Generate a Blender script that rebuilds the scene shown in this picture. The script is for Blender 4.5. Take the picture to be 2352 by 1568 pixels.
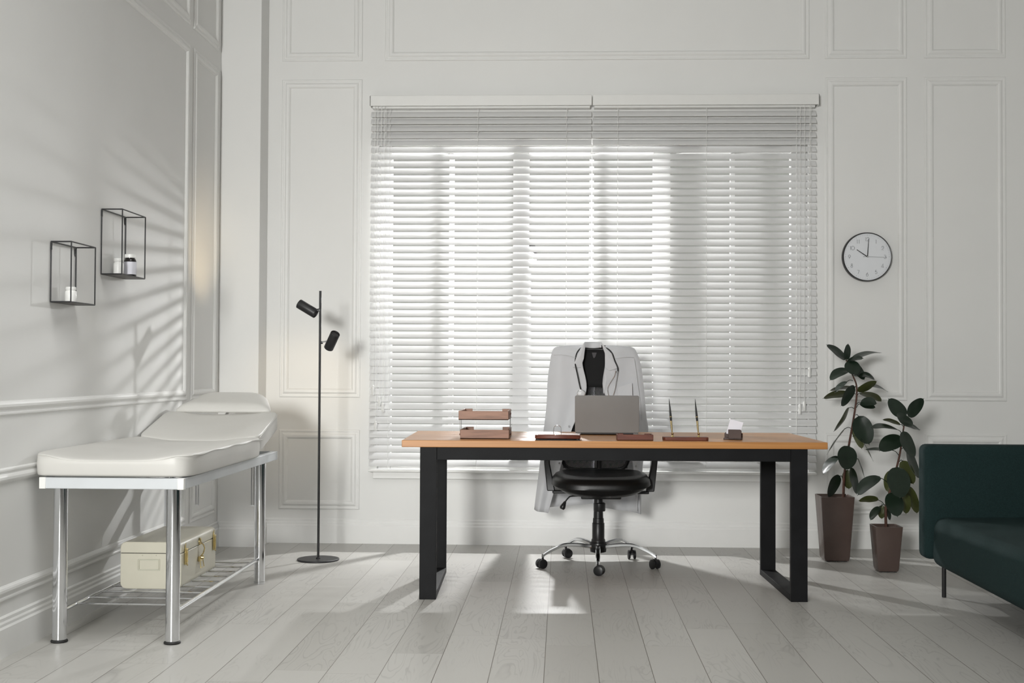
import bpy, bmesh, math, random
from mathutils import Vector, Matrix
for o in list(bpy.data.objects): bpy.data.objects.remove(o)
SC = bpy.context.scene
COL = SC.collection
R = math.radians
PI = math.pi
rnd = random.Random(4)

# ------------------------------------------------------------------ camera
F_PX, PITCH, YAW, ROLL = 2868.0, 0.0210, -0.0404, 0.0049
cd = bpy.data.cameras.new('camera'); cam = bpy.data.objects.new('camera', cd); COL.objects.link(cam)
cd.sensor_fit = 'HORIZONTAL'; cd.sensor_width = 36.0; cd.lens = 36.0*F_PX/2352.0
cd.clip_start = 0.05; cd.clip_end = 100
fwd = Vector((math.sin(YAW)*math.cos(PITCH), math.cos(YAW)*math.cos(PITCH), math.sin(PITCH)))
right = Vector((math.cos(YAW), -math.sin(YAW), 0)); up = right.cross(fwd)
M = Matrix((right, up, -fwd)).transposed() @ Matrix.Rotation(ROLL, 3, 'Z')
cam.matrix_world = Matrix.Translation((0, -7.745, 1.095)) @ M.to_4x4()
SC.camera = cam

# ------------------------------------------------------------------ view, world, room light
SC.view_settings.view_transform = 'Standard'; SC.view_settings.look = 'None'
SC.view_settings.exposure = 0.0; SC.view_settings.gamma = 1.0; SC.view_settings.use_curve_mapping = False
w = bpy.data.worlds.new('overcast_sky'); SC.world = w; w.use_nodes = True
w.node_tree.nodes['Background'].inputs[0].default_value = (0.335, 0.34, 0.31, 1)
w.node_tree.nodes['Background'].inputs[1].default_value = 1.0

def area_light(name, loc, target, sx, sy, watts, col=(1, 1, 1), spread=180):
    l = bpy.data.lights.new(name, 'AREA'); l.shape = 'RECTANGLE'; l.size = sx; l.size_y = sy
    l.energy = watts; l.color = col; l.spread = R(spread)
    o = bpy.data.objects.new(name, l); COL.objects.link(o); o.location = loc
    o.rotation_euler = (Vector(target)-Vector(loc)).to_track_quat('-Z', 'Y').to_euler()
    return o
# the photographer's soft light stands in the room left of the camera; an added overhead fill lamp lifts floor and walls
area_light('room_softbox', (-1.60, -10.3, 1.95), (-0.55, 0, 1.20), 0.9, 0.9, 96, (1.0, 0.999, 0.975), 84)
area_light('overhead_fill', (-0.6, -4.3, 3.9), (-1.0, -3.2, 0.0), 1.4, 2.4, 22, (1.0, 1.0, 0.985), 95)

# ------------------------------------------------------------------ materials
def nt(name):
    m = bpy.data.materials.new(name); m.use_nodes = True
    t = m.node_tree; b = t.nodes['Principled BSDF']
    return m, t, b, t.nodes.new, t.links.new
def mat(name, col, rough=0.5, metal=0.0, var=0.04, scale=12.0, bump=0.0, bscale=60.0, coat=0.0, stretch=(1, 1, 1), sheen=0.0, spec=None):
    m, t, b, N, L = nt(name)
    tc = N('ShaderNodeTexCoord'); mp = N('ShaderNodeMapping'); mp.inputs['Scale'].default_value = stretch
    L(tc.outputs['Object'], mp.inputs['Vector'])
    n = N('ShaderNodeTexNoise'); n.inputs['Scale'].default_value = scale; n.inputs['Detail'].default_value = 4
    L(mp.outputs[0], n.inputs['Vector'])
    r = N('ShaderNodeValToRGB')
    r.color_ramp.elements[0].position = 0.3; r.color_ramp.elements[1].position = 0.7
    r.color_ramp.elements[0].color = [c*(1-var) for c in col]+[1]; r.color_ramp.elements[1].color = [min(1, c*(1+var)) for c in col]+[1]
    L(n.outputs['Fac'], r.inputs[0]); L(r.outputs[0], b.inputs['Base Color'])
    b.inputs['Roughness'].default_value = rough; b.inputs['Metallic'].default_value = metal
    if coat: b.inputs['Coat Weight'].default_value = coat; b.inputs['Coat Roughness'].default_value = 0.12
    if sheen: b.inputs['Sheen Weight'].default_value = sheen; b.inputs['Sheen Roughness'].default_value = 0.5
    if spec is not None: b.inputs['Specular IOR Level'].default_value = spec
    if bump:
        n2 = N('ShaderNodeTexNoise'); n2.inputs['Scale'].default_value = bscale; n2.inputs['Detail'].default_value = 3
        L(mp.outputs[0], n2.inputs['Vector'])
        bp = N('ShaderNodeBump'); bp.inputs['Strength'].default_value = bump; bp.inputs['Distance'].default_value = 0.002
        L(n2.outputs['Fac'], bp.inputs['Height']); L(bp.outputs[0], b.inputs['Normal'])
    return m
M_WALL = mat('white_wall_paint', (0.80, 0.80, 0.785), 0.6, var=0.012, scale=2.5, bump=0.04, bscale=180)
M_TRIM = mat('white_trim_paint', (0.81, 0.81, 0.795), 0.42, var=0.01)
M_PVC = mat('white_window_frame', (0.85, 0.85, 0.84), 0.4, var=0.01)
M_RAIL = mat('white_blind_rail', (0.80, 0.80, 0.78), 0.4, var=0.01)
M_CORD = mat('white_cord', (0.85, 0.85, 0.83), 0.7)
M_CHROME = mat('chrome', (0.80, 0.81, 0.83), 0.10, 1.0, var=0.02, scale=6)
M_STEEL = mat('brushed_steel', (0.62, 0.62, 0.63), 0.28, 1.0)
M_BLKMETAL = mat('black_powder_coat', (0.013, 0.013, 0.014), 0.42, var=0.3, scale=30)
M_DESKMETAL = mat('black_steel_desk_frame', (0.006, 0.0062, 0.007), 0.55, var=0.35, scale=7, bump=0.03, spec=0.18)
M_RUBBER = mat('black_rubber', (0.012, 0.012, 0.012), 0.6)
M_BLKPLASTIC = mat('black_plastic', (0.010, 0.010, 0.011), 0.38)
M_BLKFABRIC = mat('black_fabric', (0.009, 0.009, 0.0095), 0.9, bump=0.3, bscale=400)
M_BLKLEATHER = mat('black_leatherette', (0.006, 0.006, 0.006), 0.36, bump=0.10, bscale=120, spec=0.3)
M_VINYL = mat('cream_vinyl_upholstery', (0.61, 0.60, 0.57), 0.40, var=0.02, scale=5, bump=0.08, bscale=35, spec=0.35)
M_WHITEMETAL = mat('white_painted_steel', (0.60, 0.625, 0.645), 0.4, var=0.02)
M_SUITCASE = mat('cream_enamel', (0.64, 0.615, 0.51), 0.32, var=0.02)
M_BRASS = mat('brass', (0.62, 0.50, 0.24), 0.22, 1.0, var=0.1, scale=40)
M_ALU = mat('laptop_aluminium', (0.19, 0.183, 0.176), 0.48, 0.5, var=0.02)
M_REDWOOD = mat('dark_red_wood', (0.120, 0.034, 0.019), 0.42, var=0.3, scale=9, stretch=(1, 12, 8), spec=0.35)
M_WALNUT = mat('dark_walnut', (0.045, 0.019, 0.011), 0.45, var=0.2, scale=9, spec=0.3)
M_COPPERWOOD = mat('rosy_brown_wood', (0.285, 0.155, 0.105), 0.45, var=0.25, scale=8, stretch=(1, 10, 8), spec=0.35)
M_COAT = mat('white_cotton', (0.60, 0.605, 0.625), 0.85, var=0.015, bump=0.15, bscale=500)
M_PAPER = mat('white_card', (0.80, 0.78, 0.84), 0.7)
M_POT = mat('brown_glossy_pot', (0.095, 0.066, 0.057), 0.26, var=0.05, coat=0.1)
M_SOIL = mat('dark_soil', (0.010, 0.008, 0.006), 0.95, var=0.5, scale=60, bump=1.0, bscale=90)
M_STEM = mat('reddish_brown_stem', (0.075, 0.026, 0.014), 0.6, var=0.4, scale=40)
M_WHITEPLASTIC = mat('white_bottle_plastic', (0.82, 0.82, 0.80), 0.35)
M_LABEL = mat('pale_bottle_label', (0.72, 0.72, 0.78), 0.6)
M_DARKGLASS = mat('dark_bottle', (0.012, 0.010, 0.010), 0.12)
M_DIAL = mat('white_clock_dial', (0.78, 0.80, 0.83), 0.45, var=0.01)
M_INK = mat('black_print', (0.02, 0.02, 0.02), 0.6)
M_GREYINK = mat('grey_print', (0.10, 0.10, 0.105), 0.6)
M_SILVER = mat('silver_metal', (0.75, 0.75, 0.76), 0.2, 1.0)

def sofa_mat():
    m = mat('dark_teal_sofa_fabric', (0.012, 0.029, 0.029), 0.85, var=0.18, scale=220, bump=0.5, bscale=420, spec=0.2)
    return m
M_SOFA = sofa_mat()

def wood_mat(name, c1, c2, axis_scale, rough, coat=0.25, spec=None):
    m, t, b, N, L = nt(name)
    tc = N('ShaderNodeTexCoord'); mp = N('ShaderNodeMapping'); mp.inputs['Scale'].default_value = axis_scale
    L(tc.outputs['Object'], mp.inputs[0])
    n = N('ShaderNodeTexNoise'); n.inputs['Scale'].default_value = 1.0; n.inputs['Detail'].default_value = 6; n.inputs['Distortion'].default_value = 1.2
    L(mp.outputs[0], n.inputs[0])
    r = N('ShaderNodeValToRGB'); r.color_ramp.elements[0].position = 0.3; r.color_ramp.elements[1].position = 0.72
    r.color_ramp.elements[0].color = (*c1, 1); r.color_ramp.elements[1].color = (*c2, 1)
    L(n.outputs['Fac'], r.inputs[0]); L(r.outputs[0], b.inputs['Base Color'])
    b.inputs['Roughness'].default_value = rough
    b.inputs['Coat Weight'].default_value = coat; b.inputs['Coat Roughness'].default_value = 0.22
    return m
M_OAK = wood_mat('oak_desktop', (0.40, 0.168, 0.045), (0.54, 0.255, 0.080), (1.2, 16, 60), 0.38)

def floor_mat():
    m, t, b, N, L = nt('pale_ash_floorboards')
    def math_(op, a, bb=None, c=None):
        n = N('ShaderNodeMath'); n.operation = op
        for i, v in enumerate((a, bb, c)):
            if v is None: continue
            if isinstance(v, (int, float)): n.inputs[i].default_value = v
            else: L(v, n.inputs[i])
        return n.outputs[0]
    g = N('ShaderNodeNewGeometry'); s = N('ShaderNodeSeparateXYZ'); L(g.outputs['Position'], s.inputs[0])
    u = math_('DIVIDE', math_('SUBTRACT', s.outputs[0], 0.134), 0.195)
    pid = math_('FLOOR', u); fu = math_('FRACT', u)
    wn = N('ShaderNodeTexWhiteNoise'); wn.noise_dimensions = '1D'; L(pid, wn.inputs['W'])
    v = math_('DIVIDE', math_('ADD', s.outputs[1], math_('MULTIPLY', wn.outputs[0], 1.29)), 1.29)
    bid = math_('FLOOR', v); fv = math_('FRACT', v)
    # gap lines
    du = math_('MULTIPLY', math_('MINIMUM', fu, math_('SUBTRACT', 1, fu)), 0.195)
    dv = math_('MULTIPLY', math_('MINIMUM', fv, math_('SUBTRACT', 1, fv)), 1.29)
    lu = math_('LESS_THAN', du, 0.0013); lv = math_('MULTIPLY', math_('LESS_THAN', dv, 0.0009), 0.55)
    line = math_('MAXIMUM', lu, lv)
    cm = N('ShaderNodeCombineXYZ'); L(pid, cm.inputs[0]); L(bid, cm.inputs[1])
    wb = N('ShaderNodeTexWhiteNoise'); wb.noise_dimensions = '3D'; L(cm.outputs[0], wb.inputs['Vector'])
    sc = N('ShaderNodeVectorMath'); sc.operation = 'SCALE'; L(wb.outputs['Color'], sc.inputs[0]); sc.inputs['Scale'].default_value = 30
    ad = N('ShaderNodeVectorMath'); ad.operation = 'ADD'; L(g.outputs['Position'], ad.inputs[0]); L(sc.outputs[0], ad.inputs[1])
    mp = N('ShaderNodeMapping'); mp.inputs['Scale'].default_value = (9, 1.3, 1); L(ad.outputs[0], mp.inputs[0])
    nz = N('ShaderNodeTexNoise'); nz.inputs['Scale'].default_value = 1.0; nz.inputs['Detail'].default_value = 2.5; nz.inputs['Distortion'].default_value = 0.8
    L(mp.outputs[0], nz.inputs[0])
    rings = math_('FRACT', math_('MULTIPLY', nz.outputs['Fac'], 13))
    rr = N('ShaderNodeValToRGB'); e = rr.color_ramp.elements
    e[0].position = 0.0; e[0].color = (0.72, 0.72, 0.72, 1); e[1].position = 0.16; e[1].color = (0.98, 0.98, 0.98, 1)
    e.new(0.85).color = (1, 1, 1, 1); e.new(1.0).color = (0.80, 0.80, 0.80, 1)
    L(rings, rr.inputs[0])
    # where the cathedral grain shows strongly
    mk = N('ShaderNodeTexNoise'); mk.inputs['Scale'].default_value = 1.7; mk.inputs['Detail'].default_value = 1; L(ad.outputs[0], mk.inputs[0])
    mr = N('ShaderNodeMapRange'); mr.inputs['From Min'].default_value = 0.42; mr.inputs['From Max'].default_value = 0.66
    mr.inputs['To Min'].default_value = 0.05; mr.inputs['To Max'].default_value = 0.85; L(mk.outputs['Fac'], mr.inputs['Value'])
    mx = N('ShaderNodeMix'); mx.data_type = 'RGBA'; L(mr.outputs[0], mx.inputs['Factor'])
    mx.inputs[6].default_value = (1, 1, 1, 1); L(rr.outputs[0], mx.inputs[7])
    base = N('ShaderNodeValToRGB'); base.color_ramp.elements[0].color = (0.445, 0.436, 0.410, 1); base.color_ramp.elements[1].color = (0.510, 0.502, 0.476, 1)
    L(wb.outputs['Value'], base.inputs[0])
    m2 = N('ShaderNodeMix'); m2.data_type = 'RGBA'; m2.blend_type = 'MULTIPLY'; m2.inputs['Factor'].default_value = 1
    L(base.outputs[0], m2.inputs[6]); L(mx.outputs[2], m2.inputs[7])
    m3 = N('ShaderNodeMix'); m3.data_type = 'RGBA'; L(line, m3.inputs['Factor']); L(m2.outputs[2], m3.inputs[6]); m3.inputs[7].default_value = (0.16, 0.145, 0.125, 1)
    L(m3.outputs[2], b.inputs['Base Color'])
    b.inputs['Roughness'].default_value = 0.40
    b.inputs['Specular IOR Level'].default_value = 0.36
    bp = N('ShaderNodeBump'); bp.inputs['Strength'].default_value = 0.08; bp.inputs['Distance'].default_value = 0.001
    L(rings, bp.inputs['Height']); L(bp.outputs[0], b.inputs['Normal'])
    return m
M_FLOOR = floor_mat()

def slat_mat():
    m, t, b, N, L = nt('white_translucent_slat')
    b.inputs['Base Color'].default_value = (0.79, 0.79, 0.785, 1); b.inputs['Roughness'].default_value = 0.45
    tr = N('ShaderNodeBsdfTranslucent'); tr.inputs[0].default_value = (0.86, 0.86, 0.86, 1)
    mx = N('ShaderNodeMixShader'); mx.inputs[0].default_value = 0.08
    L(b.outputs[0], mx.inputs[1]); L(tr.outputs[0], mx.inputs[2]); L(mx.outputs[0], t.nodes['Material Output'].inputs[0])
    return m
M_SLAT = slat_mat()
def glass_mat():
    m, t, b, N, L = nt('clear_window_glass')
    tr = N('ShaderNodeBsdfTransparent'); gl = N('ShaderNodeBsdfGlossy'); gl.inputs['Roughness'].default_value = 0.02
    lw = N('ShaderNodeLayerWeight'); pw = N('ShaderNodeMath'); pw.operation = 'POWER'; pw.inputs[1].default_value = 5; L(lw.outputs['Facing'], pw.inputs[0])
    fr = N('ShaderNodeMath'); fr.operation = 'MULTIPLY_ADD'; fr.inputs[1].default_value = 0.8; fr.inputs[2].default_value = 0.04; L(pw.outputs[0], fr.inputs[0])
    mx = N('ShaderNodeMixShader'); L(fr.outputs[0], mx.inputs[0]); L(tr.outputs[0], mx.inputs[1]); L(gl.outputs[0], mx.inputs[2])
    L(mx.outputs[0], t.nodes['Material Output'].inputs[0])
    return m
M_GLASS = glass_mat()
def netting_mat():
    m, t, b, N, L = nt('black_seat_mesh')
    b.inputs['Base Color'].default_value = (0.012, 0.012, 0.012, 1); b.inputs['Roughness'].default_value = 0.7
    tc = N('ShaderNodeTexCoord'); mp = N('ShaderNodeMapping'); mp.inputs['Rotation'].default_value = (0, R(45), 0); L(tc.outputs['Object'], mp.inputs[0])
    s = N('ShaderNodeSeparateXYZ'); L(mp.outputs[0], s.inputs[0])
    outs = []
    for k in (0, 2):
        a = N('ShaderNodeMath'); a.operation = 'MULTIPLY'; a.inputs[1].default_value = 260; L(s.outputs[k], a.inputs[0])
        f = N('ShaderNodeMath'); f.operation = 'FRACT'; L(a.outputs[0], f.inputs[0])
        c = N('ShaderNodeMath'); c.operation = 'GREATER_THAN'; c.inputs[1].default_value = 0.42; L(f.outputs[0], c.inputs[0]); outs.append(c.outputs[0])
    h = N('ShaderNodeMath'); h.operation = 'MULTIPLY'; L(outs[0], h.inputs[0]); L(outs[1], h.inputs[1])
    tr = N('ShaderNodeBsdfTransparent'); mx = N('ShaderNodeMixShader'); L(h.outputs[0], mx.inputs[0]); L(b.outputs[0], mx.inputs[1]); L(tr.outputs[0], mx.inputs[2])
    L(mx.outputs[0], t.nodes['Material Output'].inputs[0])
    return m
M_NET = netting_mat()
def leaf_mat():
    m, t, b, N, L = nt('rubber_plant_leaf')
    g = N('ShaderNodeNewGeometry'); mx = N('ShaderNodeMix'); mx.data_type = 'RGBA'
    L(g.outputs['Backfacing'], mx.inputs['Factor'])
    n = N('ShaderNodeTexNoise'); n.inputs['Scale'].default_value = 14
    r = N('ShaderNodeValToRGB'); r.color_ramp.elements[0].color = (0.008, 0.017, 0.010, 1); r.color_ramp.elements[1].color = (0.016, 0.030, 0.018, 1); L(n.outputs['Fac'], r.inputs[0])
    L(r.outputs[0], mx.inputs[6]); mx.inputs[7].default_value = (0.052, 0.062, 0.016, 1)
    L(mx.outputs[2], b.inputs['Base Color']); b.inputs['Roughness'].default_value = 0.34
    b.inputs['Specular IOR Level'].default_value = 0.42
    return m
M_LEAF = leaf_mat()
def emit_mat(name, col, s):
    m, t, b, N, L = nt(name)
    b.inputs['Base Color'].default_value = (0, 0, 0, 1); b.inputs['Emission Color'].default_value = (*col, 1); b.inputs['Emission Strength'].default_value = s
    return m

# ------------------------------------------------------------------ mesh helpers
class MB:
    def __init__(s): s.v = []; s.f = []
    def add(s, vs, fs):
        k = len(s.v); s.v += [tuple(v) for v in vs]; s.f += [tuple(i+k for i in f) for f in fs]; return s
    def box(s, x0, y0, z0, x1, y1, z1):
        vs = [(x, y, z) for z in (z0, z1) for y in (y0, y1) for x in (x0, x1)]
        return s.add(vs, [(0, 2, 3, 1), (4, 5, 7, 6), (0, 1, 5, 4), (2, 6, 7, 3), (0, 4, 6, 2), (1, 3, 7, 5)])
    def prism(s, poly, axis, a, b):
        # poly: 2D points in the plane normal to axis; a,b extents
        def P(p, t):
            return {'x': (t, p[0], p[1]), 'y': (p[0], t, p[1]), 'z': (p[0], p[1], t)}[axis]
        n = len(poly)
        vs = [P(p, a) for p in poly]+[P(p, b) for p in poly]
        return s.add(vs, [tuple(range(n))[::-1], tuple(range(n, 2*n))]+[(i, (i+1) % n, n+(i+1) % n, n+i) for i in range(n)])
    def tube(s, pts, r, n=10, caps=True, closed=False):
        pts = [Vector(p) for p in pts]; m = len(pts)
        rs = r if isinstance(r, (list, tuple)) else [r]*m
        k0 = len(s.v); prev = None
        for i, p in enumerate(pts):
            if closed: t = pts[(i+1) % m]-pts[i-1]
            else: t = pts[min(i+1, m-1)]-pts[max(i-1, 0)]
            t.normalize()
            if prev is None:
                a = Vector((0, 0, 1)) if abs(t.z) < 0.9 else Vector((1, 0, 0))
                u = t.cross(a).normalized()
            else:
                u = (prev-t*prev.dot(t)).normalized()
            prev = u; v = t.cross(u)
            for j in range(n):
                an = 2*PI*j/n
                s.v.append(tuple(p+(u*math.cos(an)+v*math.sin(an))*rs[i]))
        for i in range(m if closed else m-1):
            i2 = (i+1) % m
            for j in range(n):
                j2 = (j+1) % n
                s.f.append((k0+i*n+j, k0+i*n+j2, k0+i2*n+j2, k0+i2*n+j))
        if caps and not closed:
            s.f.append(tuple(k0+j for j in range(n))[::-1]); s.f.append(tuple(k0+(m-1)*n+j for j in range(n)))
        return s
    def lathe(s, prof, org, axis=(0, 0, 1), n=28):
        # prof: list of (r, h)
        ax = Vector(axis).normalized(); a = Vector((1, 0, 0)) if abs(ax.x) < 0.9 else Vector((0, 1, 0))
        u = ax.cross(a).normalized(); v = ax.cross(u); org = Vector(org); k0 = len(s.v); m = len(prof)
        for r, h in prof:
            for j in range(n):
                an = 2*PI*j/n; s.v.append(tuple(org+ax*h+(u*math.cos(an)+v*math.sin(an))*max(r, 1e-5)))
        for i in range(m-1):
            for j in range(n):
                j2 = (j+1) % n; s.f.append((k0+i*n+j, k0+i*n+j2, k0+(i+1)*n+j2, k0+(i+1)*n+j))
        s.f.append(tuple(k0+j for j in range(n))[::-1]); s.f.append(tuple(k0+(m-1)*n+j for j in range(n)))
        return s
    def grid(s, fn, nu, nv, closed_u=False):
        k0 = len(s.v)
        for i in range(nv+1):
            for j in range(nu+(0 if closed_u else 1)): s.v.append(tuple(fn(j/nu, i/nv)))
        w_ = nu if closed_u else nu+1
        for i in range(nv):
            for j in range(nu):
                j2 = (j+1) % w_
                s.f.append((k0+i*w_+j, k0+i*w_+j2, k0+(i+1)*w_+j2, k0+(i+1)*w_+j))
        return s

def rootloc(p):
    return Vector((0, 0, 0)) if p is None else Vector(p['_o'])
def build(name, mb, material, parent=None, bevel=0.0, smooth=False, sub=0, solid=0.0, segs=2, world=True, recalc=True):
    """link the mesh as ONE object; mesh points are given in room coordinates (world=True) or in the parent's own"""
    off = rootloc(parent) if world else Vector((0, 0, 0))
    me = bpy.data.meshes.new(name)
    me.from_pydata([tuple(Vector(v)-off) for v in mb.v], [], mb.f); me.update()
    if recalc:
        bm = bmesh.new(); bm.from_mesh(me); bmesh.ops.recalc_face_normals(bm, faces=bm.faces); bm.to_mesh(me); bm.free()
    me.materials.append(material)
    o = bpy.data.objects.new(name, me); COL.objects.link(o)
    if parent is not None: o.parent = parent; o['_o'] = tuple(off)
    else: o['_o'] = (0, 0, 0)
    if solid: md = o.modifiers.new('thickness', 'SOLIDIFY'); md.thickness = solid; md.offset = 0
    if bevel: md = o.modifiers.new('bevel', 'BEVEL'); md.width = bevel; md.segments = segs; md.limit_method = 'ANGLE'; md.angle_limit = R(40)
    if sub: md = o.modifiers.new('sub', 'SUBSURF'); md.levels = sub; md.render_levels = sub
    if smooth or bevel or sub:
        for p in me.polygons: p.use_smooth = True
        if not sub:
            try: me.set_sharp_from_angle(angle=R(42))
            except Exception: pass
    return o
def thing(name, label, cat, loc, rz=0.0, group=None):
    o = bpy.data.objects.new(name, None); COL.objects.link(o); o.location = loc; o.rotation_euler = (0, 0, rz)
    o.empty_display_size = 0.1; o['_o'] = tuple(loc); o['label'] = label; o['category'] = cat
    if group: o['group'] = group
    return o
def tag(o, label, cat, group=None):
    o['label'] = label; o['category'] = cat
    if group: o['group'] = group
    return o
def struct(name, mb, m, parent=None, **k):
    o = build(name, mb, m, parent, **k)
    if parent is None: o['kind'] = 'structure'
    return o
def smooth_path(pts, n=6):
    P = [Vector(p) for p in pts]; out = []
    for i in range(len(P)-1):
        a, b, c, d = P[max(i-1, 0)], P[i], P[i+1], P[min(i+2, len(P)-1)]
        for k in range(n):
            t = k/n; out.append(0.5*((2*b)+(c-a)*t+(2*a-5*b+4*c-d)*t*t+(3*b-a-3*c+d)*t**3))
    out.append(P[-1]); return out

# ================================================================== THE ROOM
XL, XR, YR, ZC = -2.10, 3.15, -11.6, 4.25
OX0, OX1, OZ0, OZ1 = -1.155, 1.512, 0.448, 2.487      # window opening
WT = 0.24
struct('floor', MB().box(XL-0.1, YR-0.1, -0.1, XR+0.1, WT, 0), M_FLOOR)
struct('ceiling', MB().box(XL-0.1, YR-0.1, ZC, XR+0.1, WT, ZC+0.1), M_WALL)
wb = MB().box(XL-0.1, 0, 0, OX0, WT, ZC).box(OX1, 0, 0, XR+0.1, WT, ZC).box(OX0, 0, 0, OX1, WT, OZ0).box(OX0, 0, OZ1, OX1, WT, ZC)
struct('wall_back', wb, M_WALL)
struct('wall_left', MB().box(XL-0.1, YR, 0, XL, 0, ZC), M_WALL)
struct('wall_right', MB().box(XR, YR, 0, XR+0.1, 0, ZC), M_WALL)
struct('wall_rear', MB().box(XL-0.1, YR-0.1, 0, XR+0.1, YR, ZC), mat('dark_grey_wall_paint', (0.16, 0.16, 0.155), 0.7))
struct('wall_pier', MB().box(XL, -0.195, 0, -1.852, 0, ZC), M_WALL, bevel=0.003)

def board(p, q, nrm):
    """baseboard from p to q on the floor, thickness towards nrm"""
    p, q, nrm = Vector((*p, 0)), Vector((*q, 0)), Vector((*nrm, 0))
    prof = [(0, 0), (0.018, 0), (0.018, 0.108), (0.013, 0.116), (0.013, 0.126), (0.009, 0.134), (0.009, 0.146), (0.004, 0.152), (0, 0.152)]
    mb = MB(); n = len(prof)
    mb.add([p+nrm*a+Vector((0, 0, b)) for a, b in prof]+[q+nrm*a+Vector((0, 0, b)) for a, b in prof],
           [tuple(range(n))[::-1], tuple(range(n, 2*n))]+[(i, (i+1) % n, n+(i+1) % n, n+i) for i in range(n)])
    return mb
struct('baseboard_back', board((-1.852, 0), (XR, 0), (0, -1)), M_TRIM)
struct('baseboard_left', board((XL, YR), (XL, -0.195), (1, 0)), M_TRIM)
struct('baseboard_right', board((XR, YR), (XR, 0), (-1, 0)), M_TRIM)
pb = board((XL+0.018, -0.195), (-1.852, -0.195), (0, -1)); q_ = board((-1.852, -0.21), (-1.852, -0.018), (1, 0)); pb.add(q_.v, q_.f)
struct('baseboard_pier', pb, M_TRIM)

PROF = [(0, 0), (0.002, 0.005), (0.006, 0.008), (0.012, 0.008), (0.016, 0.005), (0.022, 0.005), (0.027, 0.009), (0.034, 0.013), (0.043, 0.013), (0.050, 0.010), (0.053, 0.005), (0.056, 0.003), (0.057, 0)]
TN = [0]
def panel(wall, a0, a1, z0, z1):
    """rectangular picture-frame moulding on a wall"""
    mb = MB(); n = len(PROF)
    for d, h in PROF:
        for (a, z) in ((a0+d, z0+d), (a1-d, z0+d), (a1-d, z1-d), (a0+d, z1-d)):
            mb.v.append((a, -h, z) if wall == 'back' else (XL+h, a, z) if wall == 'left' else (XR-h, a, z))
    for i in range(n-1):
        for k in range(4):
            k2 = (k+1) % 4; mb.f.append((i*4+k, i*4+k2, (i+1)*4+k2, (i+1)*4+k))
    TN[0] += 1
    return struct('trim_%d' % TN[0], mb, M_TRIM)
for a0, a1 in ((-1.766, -1.258), (1.612, 2.112), (2.217, 2.712)):
    panel('back', a0, a1, 0.904, 2.896); panel('back', a0, a1, 0.208, 0.704); panel('back', a0, a1, 3.010, 4.05)
panel('back', -1.118, 1.518, 3.010, 4.05)
for a0, a1 in ((-0.772, -0.262), (-3.60, -0.846), (-6.6, -3.70)):
    panel('left', a0, a1, 0.904, 2.902); panel('left', a0, a1, 0.208, 0.708); panel('left', a0, a1, 3.010, 4.05)
for a0, a1 in ((-3.2, -0.35), (-6.4, -3.4)):
    panel('right', a0, a1, 0.904, 2.896); panel('right', a0, a1, 0.208, 0.704)

# ------------------------------------------------------------------ window (frame, bars, glass, sill)
win = bpy.data.objects.new('window_1', None); COL.objects.link(win); win.location = (0.18, 0.13, OZ0); win['_o'] = (0.18, 0.13, OZ0); win['kind'] = 'structure'
FY0, FY1 = 0.06, 0.13
fm = MB().box(OX0, FY0, OZ0, -1.077, FY1, OZ1).box(1.416, FY0, OZ0, OX1, FY1, OZ1).box(-1.077, FY0, OZ0, 1.416, FY1, OZ0+0.07).box(-1.077, FY0, OZ1-0.045, 1.416, FY1, OZ1)
for a, b_ in ((-0.312, -0.212), (0.563, 0.670)): fm.box(a, FY0, OZ0+0.07, b_, FY1, OZ1-0.045)
build('window_frame', fm, M_PVC, win, bevel=0.004)
for a, b_ in ((-0.716, -0.686), (0.166, 0.194), (1.044, 1.071)):
    build('glazing_bar', MB().box(a, FY0+0.012, OZ0+0.07, b_, FY1-0.012, OZ1-0.045), M_PVC, win, bevel=0.003)
for a, b_ in ((-1.077, -0.312), (-0.212, 0.563), (0.670, 1.416)):
    build('pane', MB().box(a, 0.092, OZ0+0.07, b_, 0.098, OZ1-0.045), M_GLASS, win)
build('window_sill', MB().box(-1.173, -0.032, 0.404, 1.504, 0.06, 0.4475), M_TRIM, win, bevel=0.004)

# ------------------------------------------------------------------ bright lamp standing outside the window
def outdoor_lamp():
    S = (-0.235, 0.88, 1.842); AX = (0, -0.92, -0.38)
    t = thing('photo_lamp', 'glowing lamp on a stand outside, seen as a white flare between the blind slats', 'lamp', (S[0], 1.12, 0))
    build('bulb', MB().lathe([(0.001, -0.004), (0.024, -0.003), (0.030, 0.001), (0.030, 0.004), (0.001, 0.004)], S, AX, 24), emit_mat('lamp_glow', (1, 1, 1), 11000), t, smooth=True)
    build('housing', MB().lathe([(0.02, -0.26), (0.05, -0.24), (0.055, -0.10), (0.055, -0.02), (0.03, -0.008)], S, (0, -0.92, -0.38), 20), M_BLKPLASTIC, t, smooth=True)
    build('pole', MB().tube([(S[0], 1.10, 0.02), (S[0], 1.10, 1.80)], 0.015), M_STEEL, t)
    build('base', MB().lathe([(0.25, 0), (0.25, 0.02), (0.02, 0.03)], (S[0], 1.10, 0), (0, 0, 1)), M_BLKMETAL, t)
outdoor_lamp()
struct('terrace_slab', MB().box(-4, WT, -0.1, 5, 3.0, 0), mat('grey_paving', (0.30, 0.30, 0.29), 0.8))

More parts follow.
